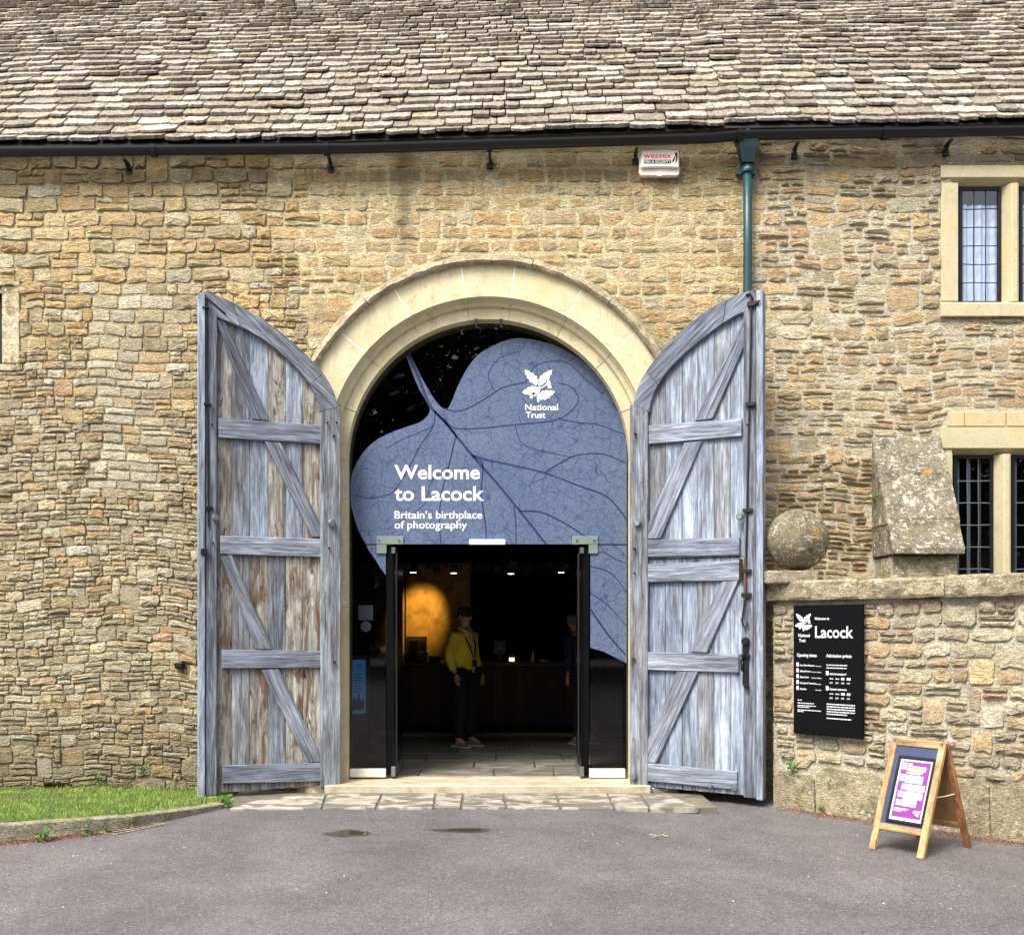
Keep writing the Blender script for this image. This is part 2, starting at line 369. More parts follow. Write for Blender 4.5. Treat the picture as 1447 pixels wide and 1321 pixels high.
t = NT('worn_cream_stone'); p = t.pos()
c = t.mix(t.ramp(t.noise(t.pos((1, 2.5, 1)), 3.2, 6, .7, .5), [(.46, 0.0), (.60, .8)]), s(180, 173, 152), s(156, 132, 96))
c = t.mix(t.ramp(t.noise(p, 9, 6, .7), [(.56, 0.0), (.66, .5)]), c, s(150, 140, 112)); M['step'] = t.bsdf(c, .75, t.bump(t.noise(p, 20, 5), .3, .01))
M['rust2'] = simple('rusty_grating', s(158, 138, 116), .85, var=.3)
M['litter_pale'] = simple('pale_twig', s(190, 176, 150), .9)
M['green_dk'] = simple('dark_green_iron', s(12, 40, 44), .4, var=.2)
M['matt_black'] = simple('matt_black_edge', s(6, 6, 9), .6, spec=.1, bump=0)
M['joint'] = simple('pale_lime_joint', s(236, 232, 214), .9, var=.05)
def text_mesh(txt, bold=0.0):
    cu = bpy.data.curves.new('t', 'FONT'); cu.body = txt; cu.size = 1; cu.offset = bold; cu.resolution_u = 3
    o = bpy.data.objects.new('t', cu); COL.objects.link(o)
    dg = bpy.context.evaluated_depsgraph_get(); dg.update()
    me = bpy.data.meshes.new_from_object(o.evaluated_get(dg))
    vs = [v.co.copy() for v in me.vertices]; fs = [list(p.vertices) for p in me.polygons]
    bpy.data.objects.remove(o); bpy.data.meshes.remove(me); return vs, fs
def put_text(mb, txt, f, x0, x1, base, cap, off=0.0, bold=0.02):
    """fit txt between x0..x1 with its baseline and capital height; f maps (x, y, off) to the surface"""
    vs, fs = text_mesh(txt, bold)
    if not vs: return
    a = min(v.x for v in vs); b = max(v.x for v in vs); sx = (x1-x0)/(b-a); sy = cap/0.72
    mb.add([f(x0+(v.x-a)*sx, base+v.y*sy, off) for v in vs], fs)
def lobed_leaf(bx, by, tx, ty, w, n=4):
    ax = Vector((tx-bx, ty-by)); L = ax.length; ax /= L; nx = Vector((-ax.y, ax.x)); pts = []
    for sd in (1, -1):
        side = []
        K = 26
        for i in range(K+1):
            t = i/K; env = math.sin(math.pi*min(1, t*0.93+0.04)**0.75)**0.8; lob = 0.60+0.40*abs(math.sin(math.pi*(n*t+0.1)))**.7
            side.append(Vector((bx, by))+ax*(L*t)+nx*(sd*w/2*env*lob))
        pts += side if sd == 1 else side[::-1]
    return pts
def poly2(mb, pts, f, off=0.0):
    mb.add([f(p[0], p[1], off) for p in pts], [list(range(len(pts)))])
def strip2(mb, pts, w, f, off=0.0):
    """ribbon of varying width along 2-D points"""
    n = len(pts); ws = w if isinstance(w, (list, tuple)) else [w]*n
    if len(ws) == 2 and n != 2: ws = [ws[0]+(ws[1]-ws[0])*i/(n-1) for i in range(n)]
    vs = []
    for i in range(n):
        a = Vector(pts[max(i-1, 0)]); b = Vector(pts[min(i+1, n-1)]); t = (b-a); t = t/(t.length or 1); q = Vector((-t.y, t.x))
        p = Vector(pts[i]); h = ws[i]/2
        vs += [f(*(p+q*h), off), f(*(p-q*h), off)]
    mb.add(vs, [(2*i, 2*i+1, 2*i+3, 2*i+2) for i in range(n-1)])
def smooth_pts(pts, k=4):
    out = []; n = len(pts)
    for i in range(n-1):
        p0 = Vector(pts[max(i-1, 0)]); p1 = Vector(pts[i]); p2 = Vector(pts[i+1]); p3 = Vector(pts[min(i+2, n-1)])
        for j in range(k):
            t = j/k
            out.append(0.5*((2*p1)+(p2-p0)*t+(2*p0-5*p1+4*p2-p3)*t*t+(3*p1-p0-3*p2+p3)*t**3))
    out.append(Vector(pts[-1])); return out
def emblem(mb, f, x, y, sc, off=0.0):
    """oak sprig: x,y = lower end of the stem, sc = height; f maps (x,y,off)"""
    k = sc/530.0
    g = lambda a, b, o=0.0: f(x+(a-500)*k, y+(815-b)*k, o)
    for b in ((488, 510, 268, 272, 150), (505, 510, 728, 272, 150), (498, 600, 228, 655, 165), (495, 735, 770, 640, 165)):
        poly2(mb, lobed_leaf(*b), g, off)
    strip2(mb, [(487, 490), (512, 545), (516, 610), (490, 700), (482, 740), (500, 815)], [16, 20, 22, 22, 24, 34], g, off)
    strip2(mb, [(512, 600), (590, 545), (650, 515)], 15, g, off)
    for cx, cy, a, b, th in ((664, 480, 36, 56, -30), (688, 556, 34, 30, 0), (425, 686, 42, 34, 0), (378, 728, 26, 32, 20)):
        th = R(th)
        poly2(mb, [(cx+a*math.cos(q)*math.cos(th)-b*math.sin(q)*math.sin(th), cy+a*math.cos(q)*math.sin(th)+b*math.sin(q)*math.cos(th)) for q in [2*math.pi*i/16 for i in range(16)]], g, off)

# ------------------------------------------------------------------ rubble masonry
GOLD = [(214, 182, 128), (220, 190, 138), (208, 174, 118), (218, 194, 148), (204, 166, 110)]
CREAM = [(216, 202, 162), (208, 192, 152), (222, 210, 176)]
GREY = [(186, 170, 138), (176, 161, 130), (194, 180, 150), (170, 152, 118)]
BROWN = [(194, 156, 104), (184, 148, 98), (198, 164, 114), (174, 144, 102)]
PALE = [(216, 208, 184), (206, 198, 172), (224, 216, 194)]
def tone(ws):
    fam = random.choices([GOLD, CREAM, GREY, BROWN, PALE], ws)[0]; c = random.choice(fam); k = random.uniform(0.88, 1.1)
    return s(*[min(255, q*k+random.uniform(-2, 2)) for q in c])
def outline(u0, u1, v0, v1, j, rnd):
    w = u1-u0; h = v1-v0; j = min(j, h*.13); rnd = min(rnd, .13) if w < h*1.4 else rnd; r = min(w, h)*rnd; q = lambda a: random.uniform(-a, a)
    nu = 2 if w > h*1.6 else 1
    pts = [(u0+r+q(j), v0+q(j))]
    for i in range(nu): pts.append((u0+w*(i+1)/(nu+1)+q(j), v0+q(j)))
    pts += [(u1-r+q(j), v0+q(j)), (u1+q(j)*.5, v0+r+q(j)), (u1+q(j)*.5, v1-r+q(j)), (u1-r+q(j), v1+q(j))]
    for i in range(nu): pts.append((u1-w*(i+1)/(nu+1)+q(j), v1+q(j)))
    pts += [(u0+r+q(j), v1+q(j)), (u0+q(j)*.5, v1-r+q(j)), (u0+q(j)*.5, v0+r+q(j))]
    return pts
def stone_solid(mb, pts, fr, proud, col, rough=0.35):
    n = len(pts); cu = sum(p[0] for p in pts)/n; cv = sum(p[1] for p in pts)/n
    vs = [fr(p[0], p[1], -0.02) for p in pts]
    vs += [fr(cu+(p[0]-cu)*.97, cv+(p[1]-cv)*.94, proud*random.uniform(.45, .9)) for p in pts]
    vs += [fr(cu+(p[0]-cu)*.66, cv+(p[1]-cv)*.52, proud*(1+random.uniform(-rough, rough))) for p in pts]
    vs.append(fr(cu, cv, proud*(1+random.uniform(-rough, rough)*1.2)))
    fs = []
    for i in range(n):
        k = (i+1) % n
        fs += [(i, k, n+k, n+i), (n+i, n+k, 2*n+k, 2*n+i), (2*n+i, 2*n+k, 3*n)]
    mb.add(vs, fs, col)
def layout(u0, u1, v0, v1, par, excl):
    """irregular coursed rubble; par(u,v) -> dict, excl(u,v) -> None or pushed point"""
    out = []; v = v0; blocked = []; k = 0
    while v < v1:
        P = par((u0+u1)/2, v); h = random.uniform(*P['h']); nb = []
        u = u0-random.uniform(0, .25)
        while u < u1:
            P = par(u, v+h/2); w = random.uniform(*P['w']); w = min(w, u1-u+.1)
            b = next((b for b in blocked if b[0]-0.05 < u+w and b[1] > u+0.02), None)
            if b is not None:
                if b[0]-u > 0.07: w = b[0]-u
                else: u = b[1]; continue
            wob = lambda uu, vv: P['wob']*(nz(uu*0.9, vv*0.35, 3.1)+0.5*nz(uu*2.9, vv*1.1, 8.3))
            g = P['gap']/2; jt = P['jit']; cells = []
            hh = h
            if random.random() < P['span'] and w < .42: hh = h+random.uniform(.06, .11); nb.append((u, u+w)); blocked_here = True
            if random.random() < P['split'] and hh == h and h > .085:
                q = random.uniform(.38, .62)
                cells = [(u, u+w, v, v+h*q)]
                if random.random() < .5 and w > .2:
                    m = random.uniform(.35, .65); cells += [(u, u+w*m, v+h*q, v+h), (u+w*m, u+w, v+h*q, v+h)]
                else: cells += [(u, u+w, v+h*q, v+h)]
            else: cells = [(u, u+w, v, v+hh)]
            for (a, b_, c, d) in cells:
                pts = outline(a+g, b_-g, c+g, d-g, jt, P['rnd'])
                pts = [(x, y+wob(x, y)) for x, y in pts]
                q = []; ins = 0
                for x, y in pts:
                    e = excl(x, y)
                    if e is not None: ins += 1; q.append(e)
                    else: q.append((x, y))
                if ins > len(pts)*0.55: continue
                aw = max(x for x, y in q)-min(x for x, y in q); ah = max(y for x, y in q)-min(y for x, y in q)
                if aw < .03 or ah < .02: continue
                out.append((q, P, aw*ah, ((a+b_)/2, (c+d)/2)))
            u += w
        blocked = nb; v += h; k += 1
    return out
def masonry(stones, fr, mat, parent, name='stone', limit=300, vis=None):
    order = sorted(stones, key=lambda t: -(t[2] if vis is None or vis(t[3]) else t[2]*0.01))
    rest = MB()
    for i, (pts, P, area, c) in enumerate(order):
        col = tone(P['tone']) if 'fix' not in P else s(*[q*random.uniform(.94, 1.05) for q in P['fix']])
        pr = random.uniform(*P['proud'])
        fd = P.get('fade', 0)
        if fd: g_ = s(*P['fcol']); col = tuple(col[q]*(1-fd)+g_[q]*fd*random.uniform(.9, 1.05) for q in range(3))+(1,)
        if i < limit:
            m = MB(); stone_solid(m, pts, fr, pr, col, P.get('rough', .35)); m.build(name, mat, parent)
        else: stone_solid(rest, pts, fr, pr, col, P.get('rough', .35))
    if rest.v: rest.build('small_stones', mat, parent, kind='stuff')

# ================================================================== SETTING
# ground sheet
g = MB(); xs = [-80, -40, -20, -10]+[-6+0.5*i for i in range(25)]+[10, 20, 40, 80]; ys = [-80, -40, -20]+[-12+0.5*i for i in range(25)]+[3, 20, 60]
for y in ys:
    for x in xs: g.v.append(Vector((x, y, ground(x, y)))); g.c.append((1, 1, 1, 1))
nx = len(xs)
for j in range(len(ys)-1):
    for i in range(nx-1): g.f.append([j*nx+i, j*nx+i+1, (j+1)*nx+i+1, (j+1)*nx+i]); g.mi.append(0)
g.build('road', M['asphalt'], kind='structure')

# ================================================================== BUILDING
bld = thing('stone_building', 'long golden rubble stone building with slate roof and round arched gateway', 'building', (0, 0.3, 0))
ZC = 3.34                                   # springing of the gate arch
RF = 1.94                                   # outside of the arch ring
def rect_push(x, z, a, b, c, d):
    if a < x < b and c < z < d:
        m = min((x-a, 'a'), (b-x, 'b'), (z-c, 'c'), (d-z, 'd'))
        return {'a': (a, z), 'b': (b, z), 'c': (x, c), 'd': (x, d)}[m[1]]
UW = (at(1329, 0).x, at(1512, 0).x, at(0, 449).z, at(0, 235).z)      # upper window surround
LW = (at(1330, 0).x, at(1512, 0).x, 1.55, at(0, 604).z)             # lower window surround
FW = (-6.2, at(28, 0).x, at(0, 524).z, at(0, 404).z)                # far left window
HOLE = (-4.47, -4.18, -0.1, 0.075)
BT = (at(1232, 0).x, at(1330, 0).x, -0.2, at(0, 616).z)             # buttress
def excl_main(x, z):
    if z > eave(x)+.05: return (x, eave(x)+.05)
    for r in (UW, (LW[0]+.05, LW[1], LW[2], LW[3]+.17), LW, FW, BT, HOLE):
        e = rect_push(x, z, *r)
        if e: return e
    rr = RF+0.115
    if z > ZC:
        d = math.hypot(x, z-ZC)
        if d < rr: return (x*rr/d, ZC+(z-ZC)*rr/d)
    elif abs(x) < 1.64: return (math.copysign(1.64, x), z)
    return None
def par_main(x, z):
    px = CX+(x-CAMX)*140; py = HY-(z-EYE)*140
    base = dict(h=(.07, .125), w=(.09, .28), gap=.011, jit=.016, rnd=.18, wob=.05, split=.40, span=.04, proud=(.006, .024), tone=(4, 2, 3, 3, 1))
    if px > 1062:          # right part: pale mortar, brown stones
        base.update(w=(.12, .36), gap=.024, jit=.018, split=.58, span=.05, wob=.07, proud=(.004, .026), tone=(6, 3, 2, 2.2, 1.2), rnd=.22)
        if py > 640: base.update(tone=(3, 1, 1, 6, 0), proud=(.010, .036), gap=.020)
    elif py < 500 and px > 420:    # even golden courses over the arch
        base.update(h=(.115, .155), w=(.16, .36), gap=.032, jit=.010, split=.04, span=.02, wob=.012, proud=(.006, .020), tone=(9, 1.5, .3, .8, .1), rnd=.13)
        if px > 860: base.update(gap=.024, w=(.14, .34))
    elif py < 400:
        base.update(h=(.09, .135), w=(.14, .38), gap=.016, jit=.014, split=.18, span=.03, wob=.035, tone=(9, 2.5, .6, .6, .6), rnd=.18)
    elif 120 < px < 205 and py < 700:
        base.update(w=(.16, .34), gap=.018, jit=.006, split=.03, span=0, proud=(.005, .015), tone=(1, 4, 3, 0, 9), rnd=.1, rough=.12)
    elif py < 600: base.update(tone=(5, 3, 3, 1.5, 1.6))
    elif py < 860: base.update(w=(.08, .28), split=.62, tone=(2, 3, 5, 1.8, 1.8), wob=.07, jit=.018, gap=.009, proud=(.005, .028))
    else: base.update(w=(.08, .30), split=.68, tone=(1.2, 3, 5.5, 1.6, 1.8), wob=.08, jit=.018, proud=(.004, .028), gap=.009)
    if px < 1062 and py > 860 and px > 200: base.update(tone=(.6, 2.2, 7, 3, .1))
    if px < 420 and py > 500: base['fade'] = .30; base['fcol'] = (206, 194, 164)
    elif px > 1062: base['fade'] = .28; base['fcol'] = (220, 204, 166)
    else: base['fade'] = .22; base['fcol'] = (222, 200, 152)
    return base
WT = 6.78
def eave(x): return 6.572+0.0235*x+0.012*math.sin(x*0.9)+(0.02 if x > 2.4 else 0)
fr_main = lambda u, v, w: (u, -w, v)
st = layout(-7.4, 7.8, -0.05, WT, par_main, excl_main)
wall = MB(); q = 0.09; i0 = int(9/q)
gx = [-9.0+q*i for i in range(int(19.0/q)+1)]; gz = [-0.3+q*j for j in range(int((WT+.32)/q)+1)]
def hole(x, z):
    for (a, b, c, d) in (UW, LW, FW):
        if a+.07 < x < b-.07 and c+.07 < z < d-.07: return True
    if HOLE[0] < x < HOLE[1] and z < HOLE[3]: return True
    if z > ZC: return math.hypot(x, z-ZC) < 1.84
    return abs(x) < 1.50
idx = {}
def mt(px, py):
    if px > 1062: return s(216, 207, 182)
    if py < 430 and px > 380: return s(226, 212, 168)
    return s(198, 182, 142) if py < 560 else s(184, 171, 140)
for i, x in enumerate(gx):
    for j, z in enumerate(gz):
        idx[i, j] = len(wall.v); c = mt(CX+(x-CAMX)*140, HY-(z-EYE)*140)
        zp = CX+(x-CAMX)*140; zq = HY-(z-EYE)*140; md = -.005 if (420 < zp < 1062 and zq < 500) else (-.002 if zp > 1062 else .004)
        wall.v.append(Vector((x, md-0.009*nz(x*9, z*13, 1)-.004*nz(x*3, z*3, 5), min(z, eave(x)+.07)))); wall.c.append(c)
for i in range(len(gx)-1):
    for j in range(len(gz)-1):
        if not hole(gx[i]+q/2, gz[j]+q/2): wall.f.append([idx[i, j], idx[i+1, j], idx[i+1, j+1], idx[i, j+1]]); wall.mi.append(0)
W = wall.build('wall', M['mortar'], bld, smooth=True, fixn=False)
masonry(st, fr_main, M['stone'], W, vis=lambda c: -4.95 < c[0] < 5.45)

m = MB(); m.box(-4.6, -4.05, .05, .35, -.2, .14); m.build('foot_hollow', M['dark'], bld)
# ---- roof of stone slates
SL = R(50)
def fr_roof(u, sl, w):
    sag = 0.012*nz(u*.6, sl*.8, 2)
    return (u, -0.10+sl*math.cos(SL)-(w+sag)*math.sin(SL), eave(u)+sl*math.sin(SL)+(w+sag)*math.cos(SL))
deck = MB()
for i in range(33):
    for sl in (-.02, 4.6): deck.v.append(Vector(fr_roof(-9+i*.6, sl, -.02))); deck.c.append((1, 1, 1, 1))
for i in range(32): deck.f.append([2*i, 2*i+2, 2*i+3, 2*i+1]); deck.mi.append(0)
roof = deck.build('roof', simple('dark_roof_deck', s(30, 26, 22), 0.95), bld)
SLT = [(176, 168, 154), (166, 155, 140), (186, 176, 162), (154, 143, 128), (174, 160, 140), (160, 150, 138), (190, 181, 168)]
slates = []; sl = 0.0; row = 0
while sl < 4.3:
    e = max(.098, .192-.028*sl*1.0)*random.uniform(.93, 1.07) if row else .12
    u = -6.2-random.uniform(0, .3)
    while u < 6.8:
        w = random.uniform(.14, .30+.12*max(0, 1-sl/3)); 
        if random.random() < .08: w *= 1.35
        slates.append((u, w, sl, e, row)); u += w
    sl += e; row += 1
def slate_solid(mb, u, w, sl, e):
    g_ = random.uniform(.003, .011); a = u+g_; b = u+w-g_; rr = random.uniform(.15, .5)*min(.05, w*.25); n = 6
    wy = .055*nz(u*.55, sl*1.2, 4)+.02*nz(u*2.1, sl*3, 7)+random.uniform(-.014, .014); t = random.uniform(.020, .036); lift = random.uniform(.042, .070); tilt = random.uniform(-.006, .006)
    rr *= 1.4; bot = [(a, sl+wy+rr), (a+rr, sl+wy+random.uniform(-.004, .010))]
    for i in range(1, n-1): bot.append((a+(b-a)*i/(n-1), sl+wy+random.uniform(-.016, .012)))
    bot += [(b-rr, sl+wy+random.uniform(-.004, .006)), (b, sl+wy+rr)]
    top = [(b, sl+e+.07), (a, sl+e+.07)]; pts = bot+top; m = len(pts); vs = []
    for (x, y) in pts:
        f_ = min(1, max(0, (y-sl)/(e+.07))); ww = lift*(1-f_)+.008*f_+tilt*(x-u)/w; vs.append(fr_roof(x, y, ww))
    for (x, y) in pts:
        f_ = min(1, max(0, (y-sl)/(e+.07))); ww = lift*(1-f_)+.008*f_-t+tilt*(x-u)/w; vs.append(fr_roof(x, y-.006, ww))
    k = random.uniform(.82, .95); c = random.choice(SLT); c = s(*[min(255, q*k) for q in c])
    fs = [list(range(m)), list(range(2*m-1, m-1, -1))]+[(i, (i+1) % m, (i+1) % m+m, i+m) for i in range(m)]
    mb.add(vs, fs, c)
def rest_key(r):
    vis = -5.1 < r[0]+r[1]/2 < 5.7 and r[4] > 0
    return -(r[1]*r[3] if vis else 0)
slates.sort(key=rest_key); rest = MB()
for i, (u, w, sl, e, row) in enumerate(slates):
    if i < 300: m = MB(); slate_solid(m, u, w, sl, e); m.build('slate', M['slate'], roof)
    else: slate_solid(rest, u, w, sl, e)
rest.build('small_slates', M['slate'], roof, kind='stuff')
# wall head behind the gutter

# ---- dressed arch
prof = [(1.952, -0.030), (1.63, -0.030), (1.625, .004), (1.60, .045), (1.565, .06), (1.555, .085), (1.555, .10), (1.44, .10), (1.44, .46), (1.952, .46)]
def arc_pt(r, y, th): return (r*math.cos(th), y, ZC+r*math.sin(th))
arch = MB()
def ring(mb, prof, a0, a1, n, col):
    vs = []; m = len(prof)
    for k in range(n+1):
        th = a0+(a1-a0)*k/n
        for r, y in prof: vs.append(arc_pt(r, y, th))
    fs = [(k*m+i, k*m+(i+1) % m, (k+1)*m+(i+1) % m, (k+1)*m+i) for k in range(n) for i in range(m)]
    fs += [list(range(m)), [n*m+i for i in range(m)][::-1]]
    mb.add(vs, fs, col)
jt_prof = [(r-.004 if i in (2, 3, 4, 5, 6) else r, y) for i, (r, y) in enumerate(prof)]
inner = [(1.945, -.0285), (1.632, -.0285), (1.630, .02), (1.61, .055), (1.572, .07), (1.562, .09), (1.56, .112), (1.446, .112), (1.446, .45), (1.945, .45)]
ring(arch, inner, 0, math.pi, 48, (1.08, 1.08, 1.08, 1))
A = arch.build('arch', M['joint'], bld)
joints = [0, 20, 40.5, 61, 82, 98, 119, 139.5, 160, 180]
for a, b in zip(joints[:-1], joints[1:]):
    k = random.uniform(.90, 1.03); m = MB(); gp = .0030
    ring(m, prof, R(a)+gp, R(b)-gp, 8, (k, k, k*random.uniform(.94, 1), 1)); m.build('voussoir', M['dressed'], A)
for sx in (-1, 1):
    zz = [0.02, .62, 1.15, 1.85, 2.35, 2.95, ZC]
    for a, b in zip(zz[:-1], zz[1:]):
        k = random.uniform(.92, 1.0); m = MB(); P = [(sx*r, y) for r, y in prof]
        m.prism(P, a+.0015, b-.0015, 'xyz', (k, k, k*random.uniform(.94, 1), 1)); m.build('jamb_stone', M['dressed'], A)
# hood mould, rough and weathered
hp = [(1.945, -.032), (1.958, -.085), (1.975, -.105), (2.03, -.075), (2.055, -.02), (2.055, .02), (1.945, .02)]
for a, b in ((0, 26), (26, 52), (52, 77), (77, 103), (103, 128), (128, 154), (154, 180)):
    m = MB(); vs = []; n = 9; mm = len(hp)
    for k in range(n+1):
        th = R(a)+.002+(R(b-a)-.004)*k/n
        for r, y in hp: rr = r+(random.uniform(-.008, .008) if r > 1.93 else 0); vs.append(arc_pt(rr, y+(random.uniform(-.006, .006) if y < -.01 else 0), th))
    fs = [(k*mm+i, k*mm+(i+1) % mm, (k+1)*mm+(i+1) % mm, (k+1)*mm+i) for k in range(n) for i in range(mm)]+[list(range(mm)), [n*mm+i for i in range(mm)][::-1]]
    m.add(vs, fs, s(172, 160, 132)); m.build('hood_stone', M['hood'], A)
# little hooks at the crown of the arch
for px in (673, 708):
    m = MB(); p = at(px, 457, .10); m.box(p.x-.02, p.x+.02, .06, .1, p.z-.02, p.z+.035); m.tube([(p.x, .07, p.z-.02), (p.x, .05, p.z-.05), (p.x+.015, .045, p.z-.06)], .008, 6); m.build('hook', M['iron'], A)

# ---- stone mullioned windows
def mullioned(X, Z, lights, name_parent, curtain, bars=False, sillp=True, lead='black', rows=6, stm='dressed', col=(.80, .79, .74, 1)):
    """X,Z outer surround; lights = list of (x0,x1,z0,z1) glass openings (clear of chamfer)"""
    z0 = lights[0][2]; z1 = lights[0][3]; ch = .055; yb = .11; yf = -.018
    fr = MB()
    w = bpy.data.objects.new('window', None); 
    win = MB(); win.box(X[0]+.02, X[1]-.02, yb+.03, yb+.09, Z[0]+.02, Z[1]-.02)
    # backing frame so that no daylight leaks round the casements
    win = MB()
    xs_ = [X[0]+.01]+[v for l in lights for v in (l[0], l[1])]+[X[1]-.01]
    for i in range(0, len(xs_), 2): win.box(xs_[i]-(0.0), xs_[i+1], yb+.001, yb+.05, z0, z1)
    win.box(X[0]+.01, X[1]-.01, yb+.001, yb+.05, z1, Z[1]-.01); win.box(X[0]+.01, X[1]-.01, yb+.001, yb+.05, Z[0]+.01, z0)
    wn_ = win.build('window', M['dark'], name_parent)
    m = MB(); m.prism([(X[0], yf), (lights[0][0]-ch, yf), (lights[0][0], yb), (X[0], yb)], z0, z1, 'xyz', col); m.build('jamb', M[stm], wn_, bev=.004)
    m = MB(); m.prism([(X[1], yf), (lights[-1][1]+ch, yf), (lights[-1][1], yb), (X[1], yb)], z0, z1, 'xyz', col); m.build('jamb', M[stm], wn_, bev=.004)
    for a, b in zip(lights[:-1], lights[1:]):
        m = MB(); xm = (a[1]+b[0])/2; hw = (b[0]-a[1])/2; f_ = max(.02, hw-ch)
        m.prism([(a[1], yb), (xm-f_, yf+.01), (xm-f_*.5, yf), (xm+f_*.5, yf), (xm+f_, yf+.01), (b[0], yb)], z0, z1, 'xyz', col); m.build('mullion', M[stm], wn_)
    m = MB(); m.prism([(yf-.002, Z[1]), (yf-.002, z1+ch), (yb, z1), (yb, Z[1])], X[0]-.003, X[1]+.003, 'yzx', col); m.build('lintel', M[stm], wn_, bev=.004)
    m = MB(); yo = yf-.035 if sillp else yf; m.prism([(yo, Z[0]), (yo, z0-.035), (yf, z0-.012), (yb, z0), (yb, Z[0])], X[0]-.012, X[1]+.012, 'yzx', col); m.build('sill', M[stm], wn_, bev=.004)
    for (a, b, c, d) in lights:
        fw = .032; cas = MB(); y0 = yb-.028; y1 = yb+.0005
        cas.box(a, a+fw, y0, y1, c, d); cas.box(b-fw, b, y0, y1, c, d); cas.box(a+fw, b-fw, y0+.002, y1, c, c+fw); cas.box(a+fw, b-fw, y0+.002, y1, d-fw, d)
        cs = cas.build('casement', M['iron'], wn_)
        ga, gb, gc, gd = a+fw, b-fw, c+fw, d-fw; cols = 3
        cm = MB()
        cm_ = [ga+(gb-ga)*i/cols for i in range(1, cols)]; rm = [gc+(gd-gc)*i/rows for i in range(1, rows)]
        for x in cm_: cm.tube([(x+random.uniform(-.003, .003), yb-.012, gc+(gd-gc)*k/6) for k in range(7)], .0055, 5)
        for z in rm: cm.tube([(ga+(gb-ga)*k/3, yb-.012, z+random.uniform(-.004, .004)) for k in range(4)], .0055, 5)
        cm.build('lead_cames', M['leadcame'] if lead != 'black' else M['iron'], wn_)
        X_ = [ga]+cm_+[gb]; Z_ = [gc]+rm+[gd]
        for i in range(cols):
            for j in range(rows):
                t1 = random.uniform(-.0012, .0012); t2 = random.uniform(-.0012, .0012); y = yb-.012
                p = MB(); p.add([(X_[i]+.001, y-t1, Z_[j]+.001), (X_[i+1]-.001, y+t1, Z_[j]+.001), (X_[i+1]-.001, y+t1+t2, Z_[j+1]-.001), (X_[i]+.001, y-t1+t2, Z_[j+1]-.001)], [(0, 1, 2, 3)])
                p.build('pane', M['sheen' if curtain else 'clear'], wn_, fixn=False)
        if curtain:
            cu = MB(); K = 40; vs = []
            for k in range(K+1):
                x = a-.05+(b-a+.1)*k/K; y = yb+.042+.012*math.sin(k*1.1)+.008*math.sin(k*.47+1)
                vs += [(x, y, c-.05), (x, y+.01*math.sin(k), d-.16)]
            cu.add(vs, [(2*k, 2*k+2, 2*k+3, 2*k+1) for k in range(K)]); cu.build('curtain', M['cloth'], wn_, smooth=True)
        if bars:
            bm_ = MB()
            for k, wd in ((.22, .007), (.50, .010), (.78, .004)): x = a+(b-a)*k; bm_.box(x-wd, x+wd, yb+.07, yb+.085, c, d)
            bm_.build('inner_bars', M['steel'], wn_)
    dark_box = MB(); dark_box.box(X[0]+.01, X[1]-.01, yb+.06, yb+.9, Z[0], Z[1]); rm_ = dark_box  # closed dark box added behind the panes to keep sky light out
    rm_.f = [f for f in rm_.f]; del rm_.f[4-2+0]; del rm_.mi[2]     # open towards the window
    rm_.build('window_dark_box', M['dark'], wn_)
    return wn_
M['cloth'] = simple('sky_tinted_curtain', s(176, 194, 212), 0.9, var=0.03)  # pale blue of the reflected sky painted into the curtain cloth
xa = lambda px: at(px, 0, .11).x; za = lambda py: at(0, py, .11).z
l1 = (xa(1354), xa(1413), za(431), za(266)); l2 = (xa(1439), xa(1497), za(431), za(266))
mullioned(UW[:2], UW[2:], [l1, l2], bld, True)
l1 = (xa(1346), xa(1402), 1.75, za(644)); l2 = (xa(1428), xa(1484), 1.75, za(644))
mullioned(LW[:2], LW[2:], [l1, l2], bld, False, bars=True, lead='lead', rows=7)
l1 = (-5.9, xa(4), za(523)+.04, za(406)-.04); mullioned(FW[:2], FW[2:], [l1], bld, False, stm='weathered', col=s(178, 164, 130), sillp=False)
# block course above the lower window
for a, b in ((1338, 1362), (1363, 1420), (1422, 1500)):
    p = at(a, 604); q2 = at(b, 604); m = MB(); m.box(p.x, q2.x, -.022, .05, p.z+.006, p.z+.155, (.80, .76, .66, 1)); m.build('dressed_block', M['dressed'], bld, bev=.006)

# ---- buttress with sloping weathering slabs
Bx0, Bx1 = BT[0], BT[1]
def bslab(x0, x1, ya, za_, yb_, zb, t):
    m = MB(); m.prism([(ya, za_), (yb_, zb), (yb_, zb-t), (ya+.12, zb-t), (.04, zb-t), (.04, za_)], x0, x1, 'yzx', s(108, 104, 90)); return m
ztop = BT[3]; zbot = 2.40; yd = -.56
brk = [0, .345, .745, 1.0]
but = MB(); but.box(Bx0+.03, Bx1-.03, yd+.10, .03, 0, zbot-.07, s(150, 140, 112)); BTR = but.build('buttress', M['weathered'], bld, bev=.01)
for a, b in zip(brk[:-1], brk[1:]):
    m = bslab(Bx0+random.uniform(-.01, .012), Bx1+random.uniform(-.012, .012), yd*a-.012*(a > 0), ztop+(zbot-ztop)*a-.006, yd*b-.014, ztop+(zbot-ztop)*b, .06); m.build('weathering_slab', M['weathered'], BTR, bev=.008)

